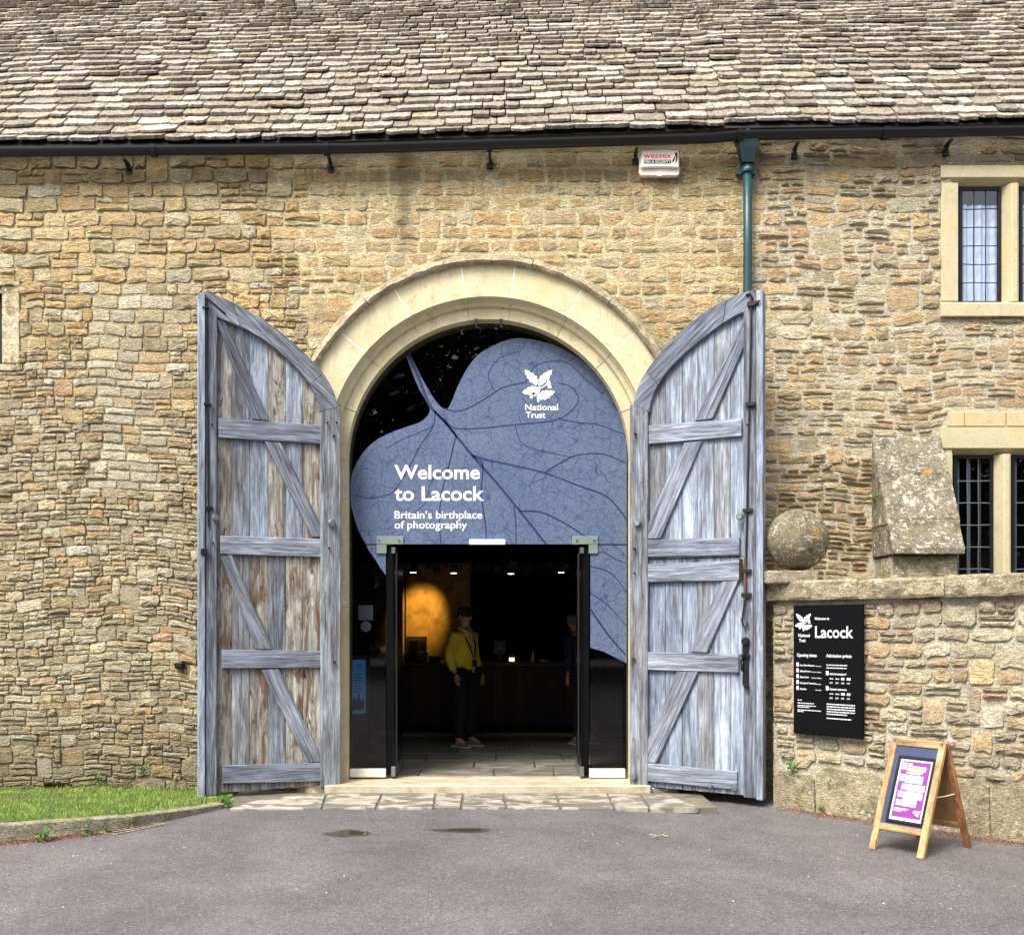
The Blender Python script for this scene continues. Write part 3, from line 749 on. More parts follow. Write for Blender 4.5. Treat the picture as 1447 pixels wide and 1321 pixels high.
# ---- gutter and downpipe
gut = thing('gutter', 'black half round gutter sagging along the eaves of the roof', 'gutter', (0, -.15, 6.4))
def gz_(x):
    px = CX+(x-CAMX)/(D-.17)*F; PT = [(-200, 218), (0, 217), (500, 212.5), (1040, 197), (1045, 194), (1447, 187), (1700, 184)]
    py = next((a[1]+(b[1]-a[1])*(px-a[0])/(b[0]-a[0]) for a, b in zip(PT[:-1], PT[1:]) if px <= b[0]), 184)
    return EYE+(HY-py)/F*(D-.17)
joint_px = [-60, 218, 462, 692, 1045, 1250, 1520]
xg = lambda px: CAMX+(px-CX)/F*(D-.17)
for a, b in zip(joint_px[:-1], joint_px[1:]):
    x0 = xg(a); x1 = xg(b); m = MB(); K = 8; seg = 10; r = .058; vs = []; fs = []
    for k in range(K+1):
        x = x0+(x1-x0)*k/K
        for i in range(seg+1):
            th = math.pi+math.pi*i/seg; vs.append((x, -.17+r*math.cos(th), gz_(x)+.045+r*1.35*math.sin(th)))
        for i in range(seg+1):
            th = 2*math.pi-math.pi*i/seg; vs.append((x, -.17+(r-.006)*math.cos(th), gz_(x)+.045+(r-.006)*1.4*math.sin(th)))
    n = 2*(seg+1)
    for k in range(K):
        for i in range(n): fs.append((k*n+i, k*n+(i+1) % n, (k+1)*n+(i+1) % n, (k+1)*n+i))
    m.add(vs, fs); m.build('gutter_length', M['black'], gut, smooth=False)
for px in joint_px[1:-1]:
    x = xg(px); m = MB(); vs = []; 
    for xx in (x-.028, x+.028):
        for i in range(11): th = math.pi+math.pi*i/10; vs.append((xx, -.17+.071*math.cos(th), gz_(x)+.048+.071*1.42*math.sin(th)))
    m.add(vs, [(i, i+1, i+12, i+11) for i in range(10)]); m.build('gutter_joint', M['black'], gut)
for px in (174, 464, 692, 900, 1128, 1345):
    x = xg(px); z = gz_(x)-.04; m = MB(); m.box(x-.014, x+.014, -.17, .0, z-.03, z-.008); m.tube([(x, -.12, z-.02), (x, -.03, z-.085), (x, 0, z-.09)], .014, 6); m.box(x-.03, x+.03, -.035, .0, z-.115, z-.06); m.build('bracket', M['iron'], gut)
# black fascia shadow board
dp = thing('downpipe', 'green cast iron downpipe with hopper head right of the gateway', 'downpipe', (at(1056, 0).x, -.09, 4.8))
xp = at(1056, 0, -.1).x; zt = at(0, 205, -.1).z
hop = MB()
def frus(mb, x, y, sec):
    vs = []; 
    for (z, a, b) in sec: vs += [(x-a, y-b, z), (x+a, y-b, z), (x+a, y+b, z), (x-a, y+b, z)]
    fs = [(4*k+i, 4*k+(i+1) % 4, 4*k+4+(i+1) % 4, 4*k+4+i) for k in range(len(sec)-1) for i in range(4)]
    n = len(sec)-1; fs += [(3, 2, 1, 0), (4*n, 4*n+1, 4*n+2, 4*n+3)]; mb.add(vs, fs)
frus(hop, xp, -.11, [(zt-.20, .06, .055), (zt-.06, .085, .075), (zt+.04, .10, .085), (zt+.055, .118, .098), (zt+.085, .118, .098), (zt+.095, .06, .05), (zt+.13, .03, .03), (zt+.155, .012, .012)])
hop.build('hopper_head', M['green_dk'], dp, bev=.004)
m = MB(); m.tube([(xp, -.10, zt-.18), (xp+.004, -.10, zt-1.0), (xp-.012, -.10, 3.0), (xp-.012, -.10, 2.9)], .044, 14); m.build('pipe', M['green'], dp, smooth=True)
m = MB(); m.lathe([(.0, -.02), (.058, -.02), (.062, 0), (.058, .02), (.052, .035), (.058, .05), (.0, .05)], (xp, -.10, zt-.26), 16); m.build('collar', M['green'], dp)
m = MB(); m.box(xp-.10, xp+.10, -.06, -.045, zt-.275, zt-.215); m.box(xp-.095, xp-.07, -.05, .0, zt-.27, zt-.22); m.box(xp+.07, xp+.095, -.05, .0, zt-.27, zt-.22); m.build('pipe_lug', M['green'], dp)

# ---- alarm box
ab = thing('alarm_box', 'cream alarm box with red lettering under the gutter', 'alarm box', (at(933, 228).x, -.03, at(933, 245).z))
p0 = at(904, 246, -.11); p1 = at(961, 209, -.11)
m = MB(); m.prism([(p0.x, p0.z+.02), (p0.x+.02, p0.z), (p1.x-.02, p0.z), (p1.x, p0.z+.02), (p1.x-.002, p1.z-.01), ((p0.x+p1.x)/2, p1.z), (p0.x+.002, p1.z-.01)], -.075, .0); m.build('backplate', M['white'], ab, bev=.006)
m = MB(); m.prism([(p0.x+.012, p0.z+.065), ((p0.x+p1.x)/2, p0.z+.072), (p1.x-.012, p0.z+.065), (p1.x-.014, p1.z-.016), ((p0.x+p1.x)/2, p1.z-.006), (p0.x+.014, p1.z-.016)], -.11, -.07); m.build('cover', M['white'], ab, bev=.008)
m = MB(); m.box((p0.x+p1.x)/2-.02, (p0.x+p1.x)/2+.02, -.09, -.06, p0.z-.012, p0.z+.01); m.build('lamp_tab', M['white'], ab)
fa = lambda x, y, o: (at(x, y, -.1115).x, -.1115-o, at(x, y, -.1115).z)
tx = MB(); fx = lambda x, y, o: fa(x, -y, o)
put_text(tx, 'wessex', fx, 909.5, 948.8, -223.8, 8.2, 0, .015); tx.build('lettering', simple('red_print', s(214, 60, 66), .6, bump=0), ab)
b_ = MB(); poly2(b_, [(910, -226), (948.5, -226), (948.5, -231.5), (910, -231.5)], fx, 0)
poly2(b_, [(953, -216), (957.5, -216), (957.6, -222), (956.8, -229), (954.5, -230.5), (955, -224)], fx, 0); poly2(b_, [(953, -221.5), (954.2, -223), (952.8, -228), (949.2, -231), (950.5, -226)], fx, 0); poly2(b_, [(952.5, -231.8), (955, -231.8), (954, -233.5)], fx, 0); b_.build('printed_strip', M['black'], ab)
tx = MB(); put_text(tx, 'FIRE & SECURITY', fx, 911, 947.5, -230.5, 3.6, .001, .0); tx.build('lettering', M['print_white'], ab)
# ---- odd fittings on the wall
p = at(254, 940, -.03); m = MB(); m.box(p.x-.045, p.x+.045, -.07, .0, p.z-.035, p.z+.035); vent = m.build('wall_outlet', M['iron'], None, bev=.014, label='small black outlet fitting low on the wall left of the gate', cat='outlet')
m = MB(); pts = [at(x, y, -.045) for x, y in ((1012, 253), (1024, 254), (1036, 254))]; m.tube(pts, .006, 5); m.build('cable', M['iron'], None, label='short black cable on the wall beside the downpipe hopper', cat='cable')
# ================================================================== GATE LEAVES
def gate_leaf(name, label, hinge, free, hx, outer, inner, planks, rails, braces, zb, kinds, right, stile_h, stile_f, strip, split=None):
    H = Vector((hinge[0], hinge[1], 0)); Fv = Vector((free[0], free[1], 0)); u = (Fv-H).normalized()
    n = Vector((-u.y, u.x, 0)); 
    if n.y > 0: n = -n                       # towards the viewer
    L = (Fv-H).length
    def P(px, py, off=0.0):                  # photo point on the face of the leaf -> (u, z)
        p = onplane(px, py, H+n*off, n); return ((p-H).dot(u), p.z)
    g = thing(name, label, 'gate', (H.x, H.y, 0.02), 'open gate leaves')
    T = Matrix(((u.x, n.x, 0, H.x), (u.y, n.y, 0, H.y), (0, 0, 1, 0), (0, 0, 0, 1)))
    out = [P(*q) for q in outer]; inn = [P(*q) for q in inner]
    def interp(c, x):
        c = sorted(c)
        if x <= c[0][0]: return c[0][1]
        for a, b in zip(c[:-1], c[1:]):
            if x <= b[0]: return a[1]+(b[1]-a[1])*(x-a[0])/max(1e-6, b[0]-a[0])
        return c[-1][1]
    zbf = lambda x: zb[0]+(zb[1]-zb[0])*x/L
    # planks at the back
    ub = [P(px, 900)[0] for px in planks]; ub = sorted(ub)
    for i, (a, b) in enumerate(zip(ub[:-1], ub[1:])):
        gp = random.uniform(.0008, .0022); a2, b2 = a+gp, b-gp; w = random.uniform(-.004, .004)
        segs = [(zbf(a)+.012, None)]
        top = [(x, (interp(out, x)+interp(inn, x))/2-.01) for x in (b2, (a2+b2)/2, a2)]
        if split: 
            zs = P(900, split)[1]; segs = [(zbf(a)+.012, zs-.004), (zs+.004, None)]
        else:
            zs = P(380, 770)[1]; segs = [(zbf(a)+.012, zs-.002), (zs+.002, None)]
        for si, (z0, z1) in enumerate(segs):
            tp = top if z1 is None else [(b2, z1), (a2, z1)]
            jw = random.uniform(-.006, .006)
            m = MB(T); m.prism([(a2, z0), (b2, z0)]+tp, -.030+w, -.004+w+jw*.4, 'xzy'); m.build('plank', M[kinds[si][i % len(kinds[si])]], g, bev=.003)
    # stiles
    def post(ua, ub_, z0, z1, th, nm, mt, zt=None):
        m = MB(T); m.prism([(ua, z0[0]), (ub_, z0[1]), (ub_, z1[1]), (ua, z1[0])], -.035, th, 'xzy'); return m.build(nm, M[mt], g, bev=.006)
    a, b = sorted((P(stile_h[0], 900)[0], P(stile_h[1], 900)[0])); zt = (interp(out, a)-.0, interp(out, b)-.0)
    zt = (P(*outer[-1])[1]-.002, P(*outer[-1])[1]+.0-.002)
    post(a, b, (zbf(a), zbf(b)), zt, .045, 'hinge_stile', 'wood_v')
    a, b = sorted((P(stile_f[0], 900)[0], P(stile_f[1], 900)[0])); zt_ = P(*inner[0])[1]
    zs = (interp(out, a)-.06, interp(out, b)-.06)
    post(a, b, (zbf(a), zbf(b)), (interp(out, a)-.02, interp(out, b)-.02), .045, 'meeting_stile', 'wood_st')
    if strip:
        a2, b2 = sorted((P(strip[0], 900)[0], P(strip[1], 900)[0])); m = MB(T); zt2 = out[0][1]-.02
        m.prism([(a2, zbf(a2)-.01), (b2, zbf(b2)-.01), (b2, zt2), (a2, zt2)], -.06, .062, 'xzy'); m.build('cover_strip', M['wood_vc'], g, bev=.005)
    # arched head: two timbers
    n_ = min(len(out), len(inn)); 
    def resample(c, k):
        d = [0]
        for p, q in zip(c[:-1], c[1:]): d.append(d[-1]+math.hypot(q[0]-p[0], q[1]-p[1]))
        r = []
        for i in range(k+1):
            t = d[-1]*i/k; j = max(q for q in range(len(d)) if d[q] <= t+1e-9); j = min(j, len(c)-2); f_ = (t-d[j])/(d[j+1]-d[j]); r.append((c[j][0]+(c[j+1][0]-c[j][0])*f_, c[j][1]+(c[j+1][1]-c[j][1])*f_))
        return r
    O = resample(smooth_pts(out, 3) and [tuple(q) for q in smooth_pts(out, 3)], 24); I = resample([tuple(q) for q in smooth_pts(inn, 3)], 24)
    for k0, k1, c in ((0, 4, .0), (4, 19, .0), (19, 24, .0)):
        m = MB(T); oo = O[k0:k1+1]; ii = I[k0:k1+1]
        if k0: oo[0] = (oo[0][0]-.003*(1 if not right else 1), oo[0][1]-.002)
        vs = []; fs = []; q = len(oo)
        for y in (.048, -.035): vs += [(p[0], y, p[1]) for p in oo]+[(p[0], y, p[1]) for p in ii]
        for i in range(q-1):
            fs += [(i, i+1, q+i+1, q+i), (2*q+i, 3*q+i, 3*q+i+1, 2*q+i+1), (i, 2*q+i, 2*q+i+1, i+1), (q+i, q+i+1, 3*q+i+1, 3*q+i)]
        fs += [(0, q, 3*q, 2*q), (q-1, 3*q-1, 4*q-1, 2*q-1)]
        m.add(vs, fs); m.build('arched_head', M['wood_arch_l' if not right else 'wood_arch_r'], g, bev=.005)
    for (x0, y0, x1, y1, y0b, y1b) in rails:
        p = [P(x0, y0), P(x1, y1), P(x1, y1b), P(x0, y0b)]; m = MB(T); m.prism([(q[0], q[1]) for q in p], -.004, .036, 'xzy'); m.build('rail', M['wood_h_l' if not right else 'wood_h_r'], g, bev=.005)
    for pl in braces:
        p = [P(*q) for q in pl]; m = MB(T); m.prism(p, -.003, .030, 'xzy'); m.build('brace', M['wood_br_l' if not right else 'wood_br_r'], g, bev=.005)
    return g, T, P, zbf
M['rust'] = simple('rusted_iron', s(92, 62, 50), 0.8, var=.3)
M['wood_br_l'] = mat_wood('weathered_oak_brace', R(25), (122, 124, 140), (66, 68, 80), (164, 168, 184), .15, 11.0, zr=ZL)
M['wood_br_r'] = mat_wood('weathered_oak_brace_two', R(-25), (126, 129, 146), (70, 72, 86), (168, 172, 190), .15, 12.0, zr=ZR)
M['wood_arch_l'] = mat_wood('weathered_oak_curve', R(50), (118, 120, 134), (62, 64, 78), (160, 163, 178), .12, 13.0, zr=ZL)
M['wood_arch_r'] = mat_wood('weathered_oak_curve_two', R(-50), (124, 127, 142), (66, 69, 84), (166, 170, 186), .1, 14.0, zr=ZR)
GL, TL, PL, zbl = gate_leaf('timber_gate_leaf', 'weathered grey oak gate leaf with brown stained planks, folded back left of the arch',
    (-1.484, -.075), (-2.775, -.575), 481,
    [(287, 414), (305, 419), (330, 430), (352, 442), (375, 456), (404, 478), (433, 504), (456, 530), (470, 553), (476, 577)],
    [(306, 450), (323, 457), (338, 463), (352, 470), (378, 486), (401, 505), (421, 524), (438, 546), (447, 564), (451, 583)],
    [304, 328, 353, 379, 404, 428, 453],
    [(308, 591, 453, 602, 619, 628), (311, 757, 455, 762, 783, 787), (313, 918, 455, 919, 944, 943), (314, 1081, 456, 1077, 1106, 1103)],
    [[(305, 453), (316, 452), (380, 595), (356, 593)], [(373, 624), (396, 626), (453, 742), (453, 759), (440, 759)],
     [(311, 786), (327, 784), (384, 917), (361, 917)], [(369, 946), (393, 945), (454, 1070), (452, 1076), (433, 1077)]],
    (.055, .035), [['wood_vb', 'wood_vb', 'wood_v', 'wood_vb', 'wood_v', 'wood_vb'], ['wood_vb', 'wood_vc', 'wood_vb', 'wood_vc', 'wood_v', 'wood_vb']], False, (452, 480), (290, 306), (279.5, 289))
GR, TR, PR, zbr = gate_leaf('timber_gate_leaf', 'weathered blue-grey oak gate leaf with iron latches, folded back right of the arch',
    (1.452, -.075), (2.605, -.625), 893,
    [(1068, 411), (1045, 418), (1022, 428), (998, 443), (977, 458), (954, 479), (933, 502), (915, 526), (904, 546), (897, 572)],
    [(1054, 443), (1044, 446), (1034, 452), (1010, 468), (986, 487), (966, 505), (948, 523), (933, 543), (923, 564), (919, 584)],
    [917, 940, 964, 986, 1009, 1032, 1052],
    [(918, 602, 1049, 592, 628, 617), (916, 763, 1046, 760, 787, 785), (915, 797, 1046, 793, 823, 820), (913, 921, 1045, 924, 946, 950), (912, 1077, 1043, 1090, 1102, 1115)],
    [[(1053, 447), (1053, 488), (1008, 592), (982, 596)], [(967, 626), (993, 624), (934, 761), (916, 762), (916, 742)],
     [(1020, 822), (1045, 820), (1000, 922), (976, 921)], [(959, 948), (988, 949), (928, 1078), (912, 1076), (913, 1052)]],
    (.045, .02), [['wood_vc', 'wood_vc', 'wood_vc', 'wood_v'], ['wood_v', 'wood_vc', 'wood_vc', 'wood_vc']], True, (892, 917), (1052, 1070), (1070.5, 1080), split=791)
# ironwork on the leaves
def iron(T, P, g, items):
    for nm, mt, kind, a in items:
        m = MB(T)
        if kind == 'bar':
            (x0, y0), (x1, y1), w, off = a; p = P(x0, y0); q = P(x1, y1); m.tube([(p[0], off, p[1]), (q[0], off, q[1])], w, 6)
        elif kind == 'path':
            pts, w, off = a; m.tube([(P(*p)[0], off, P(*p)[1]) for p in pts], w, 6)
        elif kind == 'plate':
            (x0, y0, x1, y1), o0, o1 = a; p = P(x0, y0); q = P(x1, y1); m.box(min(p[0], q[0]), max(p[0], q[0]), o0, o1, min(p[1], q[1]), max(p[1], q[1]))
        elif kind == 'knob':
            x, y, r = a; p = P(x, y); m.lathe([(0, .10), (r*.7, .10), (r, .085), (r, .06), (r*.5, .05), (r*.5, .03)], (p[0], 0, p[1]), 12, axis='y')
        m.build(nm, M[mt], g, bev=.002 if kind == 'plate' else 0)
iron(TL, PL, GL, [
    ('drop_bolt', 'iron', 'bar', ((291.5, 426), (294, 745), .007, .056)), ('bolt_keeper', 'iron', 'plate', ((285, 436, 295, 439), .04, .075)),
    ('bolt_handle', 'iron', 'path', ([(287, 425), (291, 423), (295, 427), (318, 446)], .007, .058)), ('bolt_keeper', 'iron', 'plate', ((287, 571, 298, 575), .04, .072)),
    ('bolt_keeper', 'iron', 'plate', ((289, 716, 300, 721), .04, .072)), ('hinge_plate', 'iron', 'plate', ((283, 776, 292, 785), .06, .085)),
    ('knob', 'steel', 'knob', (304, 733, .034)), ('knob', 'steel', 'knob', (467, 740, .040)),
    ('nail', 'iron', 'knob', (461, 599, .010)), ('nail', 'iron', 'knob', (474, 599, .010)), ('nail', 'iron', 'knob', (470, 618, .012)),
    ('nail', 'iron', 'knob', (463, 775, .010)), ('nail', 'iron', 'knob', (471, 935, .012)), ('nail', 'iron', 'knob', (299, 602, .010)), ('nail', 'iron', 'knob', (300, 768, .010))])
iron(TR, PR, GR, [
    ('drop_bolt', 'iron', 'bar', ((1064, 425), (1056, 800), .009, .060)), ('bolt_handle', 'iron', 'path', ([(1056, 419), (1062, 418), (1066, 424)], .011, .062)),
    ('bolt_keeper', 'iron', 'plate', ((1058, 430, 1074, 434), .05, .08)), ('bolt_handle', 'iron', 'path', ([(1066, 436), (1073, 431), (1077, 428)], .008, .082)),
    ('bolt_keeper', 'iron', 'plate', ((1056, 571, 1070, 575), .05, .078)), ('bolt_keeper', 'iron', 'plate', ((1052, 720, 1066, 724), .05, .078)),
    ('knob', 'steel', 'knob', (904, 740, .036)), ('knob', 'steel', 'knob', (1048, 731, .036)), ('knob', 'steel', 'knob', (898, 1095, .036)), ('knob', 'steel', 'knob', (1041, 1112, .034)), ('knob', 'steel', 'knob', (1007, 1109, .02)),
    ('bolt_keeper', 'iron', 'plate', ((1050, 805, 1064, 810), .05, .08)), ('bolt_keeper', 'iron', 'plate', ((1050, 838, 1064, 844), .05, .08)), ('bolt_backplate', 'iron', 'plate', ((1046, 790, 1051, 820), .036, .052)),
    ('bolt_backplate', 'rust', 'bar', ((1055, 788), (1055, 846), .014, .066)), ('hook', 'iron', 'path', ([(1055, 848), (1053, 862), (1051, 878), (1054, 886), (1059, 884), (1058, 879)], .009, .07)),
    ('latch_plate', 'black', 'plate', ((1051, 908, 1060, 968), .045, .056)), ('latch_plate', 'black', 'knob', (1056, 906, .040)), ('latch_plate', 'black', 'knob', (1057, 969, .026)),
    ('latch_handle', 'black', 'path', ([(1055, 922), (1050, 934), (1051, 946), (1056, 952)], .010, .085)), ('latch_bar', 'black', 'plate', ((1049, 924, 1062, 928), .05, .08)),
    ('nail', 'iron', 'knob', (901, 615, .012)), ('nail', 'iron', 'knob', (900, 776, .012)), ('nail', 'iron', 'knob', (900, 810, .010)), ('nail', 'iron', 'knob', (899, 931, .012)), ('nail', 'iron', 'knob', (1058, 602, .008))]
    ) if 'rust' in M else None
# ================================================================== GLAZED ENTRANCE in the arch
YG = .25
dark_print = simple('black_print', s(10, 11, 14), .35, spec=.5, bump=0)
scr = thing('glazed_entrance', 'dark glass arched entrance screen with a blue leaf printed across it', 'entrance', (0, YG, .08))
def gp(px, py, y=YG): return at(px, py, y)
def garc(x0, x1, zlow, n=14):
    """polygon in (x,z) of the glass between x0..x1 above zlow under the arch"""
    r = 1.452; pts = [(x0, zlow), (x1, zlow)]
    for i in range(n+1):
        x = x1+(x0-x1)*i/n; pts.append((x, ZC+math.sqrt(max(0, r*r-x*x)) if abs(x) < r else ZC))
    return pts
zTr = gp(0, 769.5).z; xl, xr = gp(545.5, 0).x, gp(833.5, 0).x; ztop0 = .16
for nm, poly in (('fanlight_pane', garc(-1.45, xl-.002, zTr+.003)), ('fanlight_pane', garc(xl+.002, xr-.002, zTr+.003)), ('fanlight_pane', garc(xr+.002, 1.45, zTr+.003)),
                 ('side_pane', [(-1.45, ztop0), (xl-.002, ztop0), (xl-.002, zTr-.003), (-1.45, zTr-.003)]), ('side_pane', [(xr+.002, ztop0), (1.45, ztop0), (1.45, zTr-.003), (xr+.002, zTr-.003)])):
    m = MB(); m.add([(p[0], YG, p[1]) for p in poly], [list(range(len(poly)))]); m.build(nm, M['glass'], scr, fixn=False)
# leaf print
t = NT('blue_leaf_print'); p = t.pos(); pw = t.n('ShaderNodeVectorMath', operation='ADD'); t.set(pw.inputs[0], p)
nc = t.n('ShaderNodeTexNoise'); t.set(nc.inputs['Vector'], p); nc.inputs['Scale'].default_value = 7; sc_ = t.n('ShaderNodeVectorMath', operation='SCALE'); t.set(sc_.inputs[0], nc.outputs[1]); sc_.inputs['Scale'].default_value = .06; t.set(pw.inputs[1], sc_.outputs[0])
e1 = t.vor(pw.outputs[0], 5.2, 'DISTANCE_TO_EDGE'); e2 = t.vor(pw.outputs[0], 14, 'DISTANCE_TO_EDGE'); e3 = t.vor(pw.outputs[0], 34, 'DISTANCE_TO_EDGE')
c = t.ramp(t.noise(p, 1.6, 4), [(0.3, s(104, 122, 156)), (0.7, s(120, 137, 168))])
c = t.mix(t.ramp(e3, [(0.0, .55), (.11, 0.0)]), c, s(60, 72, 130))
c = t.mix(t.ramp(e2, [(0.0, .7), (.05, 0.0)]), c, s(58, 72, 138))
c = t.mix(t.ramp(e1, [(0.0, .9), (.018, 0.0)]), c, s(38, 50, 112))
c = t.mix(t.ramp(t.vor(p, 3.1), [(.04, .75), (.12, 0.0)]), c, s(60, 70, 140))
c = t.mix(1.0, c, (.66, .68, .62, 1), 'MULTIPLY')
M['leaf'] = t.bsdf(c, .45, spec=.35)
fg = lambda x, y, o: (gp(x, -y, YG-.003-o).x, YG-.003-o, gp(x, -y, YG-.003-o).z)
outA = [(574, 504), (580, 520), (590, 545), (600, 563), (607, 576), (606, 584), (600, 592), (590, 598), (575, 603), (548, 613), (525, 627), (508, 647), (497, 672), (495, 700), (498, 722), (507, 750), (517, 768.5)]
outB = [(885.5, 768.5), (885.5, 608), (874, 572), (858, 545), (836, 521), (807, 500), (775, 485), (737, 478), (712, 482), (680, 498), (662, 518), (647, 546), (637, 570), (631, 578), (621, 573), (608, 555), (593, 528), (579, 499)]
lp = MB()
def earclip(pts):
    from mathutils.geometry import tessellate_polygon
    return tessellate_polygon([[Vector((p[0], p[1], 0)) for p in pts]])
def sm(pl): return [tuple(q) for q in smooth_pts(pl, 4)]
polyA = sm(outA)+[(545.2, 768.8), (833.8, 768.8)]+outB[:1]+sm(outB[1:])
for pl in (polyA, [(517.5, 770.3), (545, 770.3), (545, 812), (538, 803), (530, 790), (520, 776)], [(834.2, 770.3), (885.5, 770.3), (885.5, 937), (872, 930), (852, 920), (834.2, 915)]):
    lp.add([fg(x, -y, 0) for x, y in pl], [list(q) for q in earclip(pl)])
lp.build('leaf_print', M['leaf'], scr)
vn = MB()
V = [([(578, 501), (594, 540), (608, 574), (632, 600), (666, 642), (700, 680), (745, 735), (772, 769)], (4.5, 2.6)), ([(834, 860), (858, 895), (884, 925)], (2.6, 2.0)),
     ([(615, 580), (612, 602), (592, 633), (583, 652)], (2, 1.4)), ([(616, 582), (643, 614), (642, 624), (634, 659), (624, 697), (621, 735), (623, 769)], (2.2, 1.6)),
     ([(668, 645), (682, 656), (680, 697), (686, 741), (688, 769)], (2.2, 1.6)), ([(626, 577), (647, 581), (669, 573), (700, 554), (712, 547), (743, 540)], (2, 1.5)),
     ([(628, 592), (643, 605), (680, 605), (728, 600), (790, 592), (817, 567), (807, 547), (788, 541)], (2, 1.3)), ([(790, 592), (817, 597), (845, 600), (883, 614)], (1.6, 1.3)),
     ([(667, 643), (690, 650), (718, 656), (769, 668), (817, 686), (855, 700), (877, 722), (885, 735)], (2.4, 1.6)), ([(769, 668), (807, 646), (836, 641), (858, 643), (884, 654)], (1.7, 1.3)),
     ([(734, 722), (766, 724), (801, 741), (826, 757), (845, 768)], (2.2, 1.5)), ([(726, 716), (729, 740), (729, 769)], (1.8, 1.2)),
     ([(583, 652), (560, 690), (545, 700), (520, 704), (503, 700)], (1.5, 1.1)), ([(612, 602), (590, 612), (566, 622), (545, 634)], (1.4, 1.0)),
     ([(834, 838), (850, 848), (866, 862), (885, 885)], (1.5, 1.1)), ([(834, 800), (856, 806), (872, 818), (885, 838)], (1.5, 1.1)), ([(834, 785), (852, 780), (870, 790), (885, 796)], (1.3, 1.0)),
     ([(700, 554), (690, 530), (706, 506), (737, 496)], (1.5, 1.0)), ([(743, 540), (760, 515), (800, 512), (826, 535), (850, 556)], (1.4, 1.0)), ([(728, 600), (736, 625), (760, 636), (807, 646)], (1.2, 1.0)), ([(634, 659), (610, 680), (600, 712), (575, 730), (548, 748)], (1.3, 1.0))]
for pts, w in V: strip2(vn, [(x, -y) for x, y in sm(pts)], w, fg, .0015)
vn.build('leaf_veins', simple('navy_print', s(24, 32, 78), .5, bump=0), scr)
for a_ in (('Welcome', 557.5, 678, -676.5, 20, .018), ('to Lacock', 557.5, 684, -707, 20.5, .018), ('Britain\u2019s birthplace', 557.5, 681.5, -732.5, 11, .012), ('of photography', 557.5, 660, -746.5, 11, .010), ('National', 742, 788.5, -579.5, 8.8, .012), ('Trust', 743, 770.5, -590.5, 8.8, .012)):
    tx = MB(); put_text(tx, a_[0], fg, a_[1], a_[2], a_[3], a_[4], .003, a_[5]); tx.build('lettering', M['print_white'], scr)
em = MB(); emblem(em, fg, 761, -568, 44, .003); em.build('oak_sprig_emblem', M['print_white'], scr)
# metal parts
def gbox(name, mt, x0, y0, x1, y1, f_, b_, bev=0, parent=None):
    a = gp(x0, y1, YG-f_); b = gp(x1, y0, YG-f_); m = MB(); m.box(a.x, b.x, YG-f_, YG+b_, a.z, b.z); return m.build(name, M[mt], parent or scr, bev=bev)
gbox('sensor_cover', 'print_white', 663, 762, 714, 769, .05, .01, .004)
for x0, x1, xa_, xb_ in ((532, 570, 532, 546), (809, 845, 832, 845)):
    pl = gbox('corner_patch', 'patch', x0, 757.5, x1, 769, .022, .012, .003); gbox('corner_patch', 'patch', xa_, 769.5, xb_, 782, .022, .012, .003)
for x0, x1, y1 in ((494, 545, 1098), (833, 883.5, 1099)): gbox('kick_rail', 'rail_white', x0, 1086, x1, y1, .03, .03, .004) if 'rail_white' in M else gbox('kick_rail', 'white', x0, 1086, x1, y1, .03, .03, .004)
for px in (535, 564, 815, 840):
    c_ = gp(px, 763.5, YG-.022); m = MB(); m.lathe([(0, -.008), (.012, -.008), (.014, 0)], (c_.x, c_.y, c_.z), 10, 'y'); m.build('screw_cap', M['steel'], scr)
# open glass doors, turned inwards
def gdoor(px, sgn, lab):
    x = gp(px, 0).x; d = thing('glass_door', lab, 'door', (x, YG, .09), 'open glass doors'); z0 = .105; z1 = zTr-.03
    m = MB(); m.box(x-.006, x+.006, YG-.0, YG+.86, z0+.09, z1-.05); m.build('pane', M['darkglass'], d)
    m = MB(); m.box(x-.022, x+.022, YG-.025, YG+.86, z0, z0+.10); m.build('bottom_shoe', M['steel'], d, bev=.003)
    m = MB(); m.box(x-.02, x+.02, YG-.02, YG+.2, z1-.06, z1); m.build('top_patch', M['steel'], d, bev=.003)
    xx = x+sgn*.052; m = MB(); m.tube([(xx-sgn*.02, YG+.0, z0+.12), (xx-sgn*.02, YG+.0, z1-.06)], .012, 8); m.build('seal', M['iron'], d)
    m = MB(); m.box(min(x, x-sgn*.075), max(x, x-sgn*.075), YG+.012, YG+.05, z0+.02, z1+.02); m.build('pivot_post', M['matt_black'], d)
M['darkglass'] = simple('smoked_glass_edge', s(8, 9, 12), .2, spec=.3, bump=0)
gdoor(556, 1, 'dark glass door leaf standing open on the left of the entrance, steel shoe at its foot')
gdoor(822, -1, 'dark glass door leaf standing open on the right of the entrance, beside the leaning visitor')
# stickers and the framed notice seen in the left side pane
blue = simple('pale_blue_print', s(90, 130, 160), .5, bump=0); navy = emit('glowing_blue_poster', s(60, 120, 170), .4)  # poster given an added glow to show through the tinted glass
def sheet(name, x0, y0, x1, y1, mat, label, cat, y=YG-.004, th=.003):
    a = at(x0, y1, y); b = at(x1, y0, y); m = MB(); m.box(a.x, b.x, y, y+th, a.z, b.z); return m.build(name, mat, None, label=label, cat=cat)
sheet('sticker', 506, 855, 527, 876, simple('sticker_blue', s(10, 20, 32), .6, bump=0), 'square blue sticker on the left side pane of the glass entrance', 'sticker')
c_ = at(517, 885, YG-.004); m = MB(); m.lathe([(0, 0), (.055, 0), (.055, .003), (0, .003)], tuple(c_), 20, 'y'); m.build('sticker', simple('sticker_round', s(10, 22, 36), .6, bump=0), None, label='round blue sticker under the square one on the left side pane', cat='sticker')
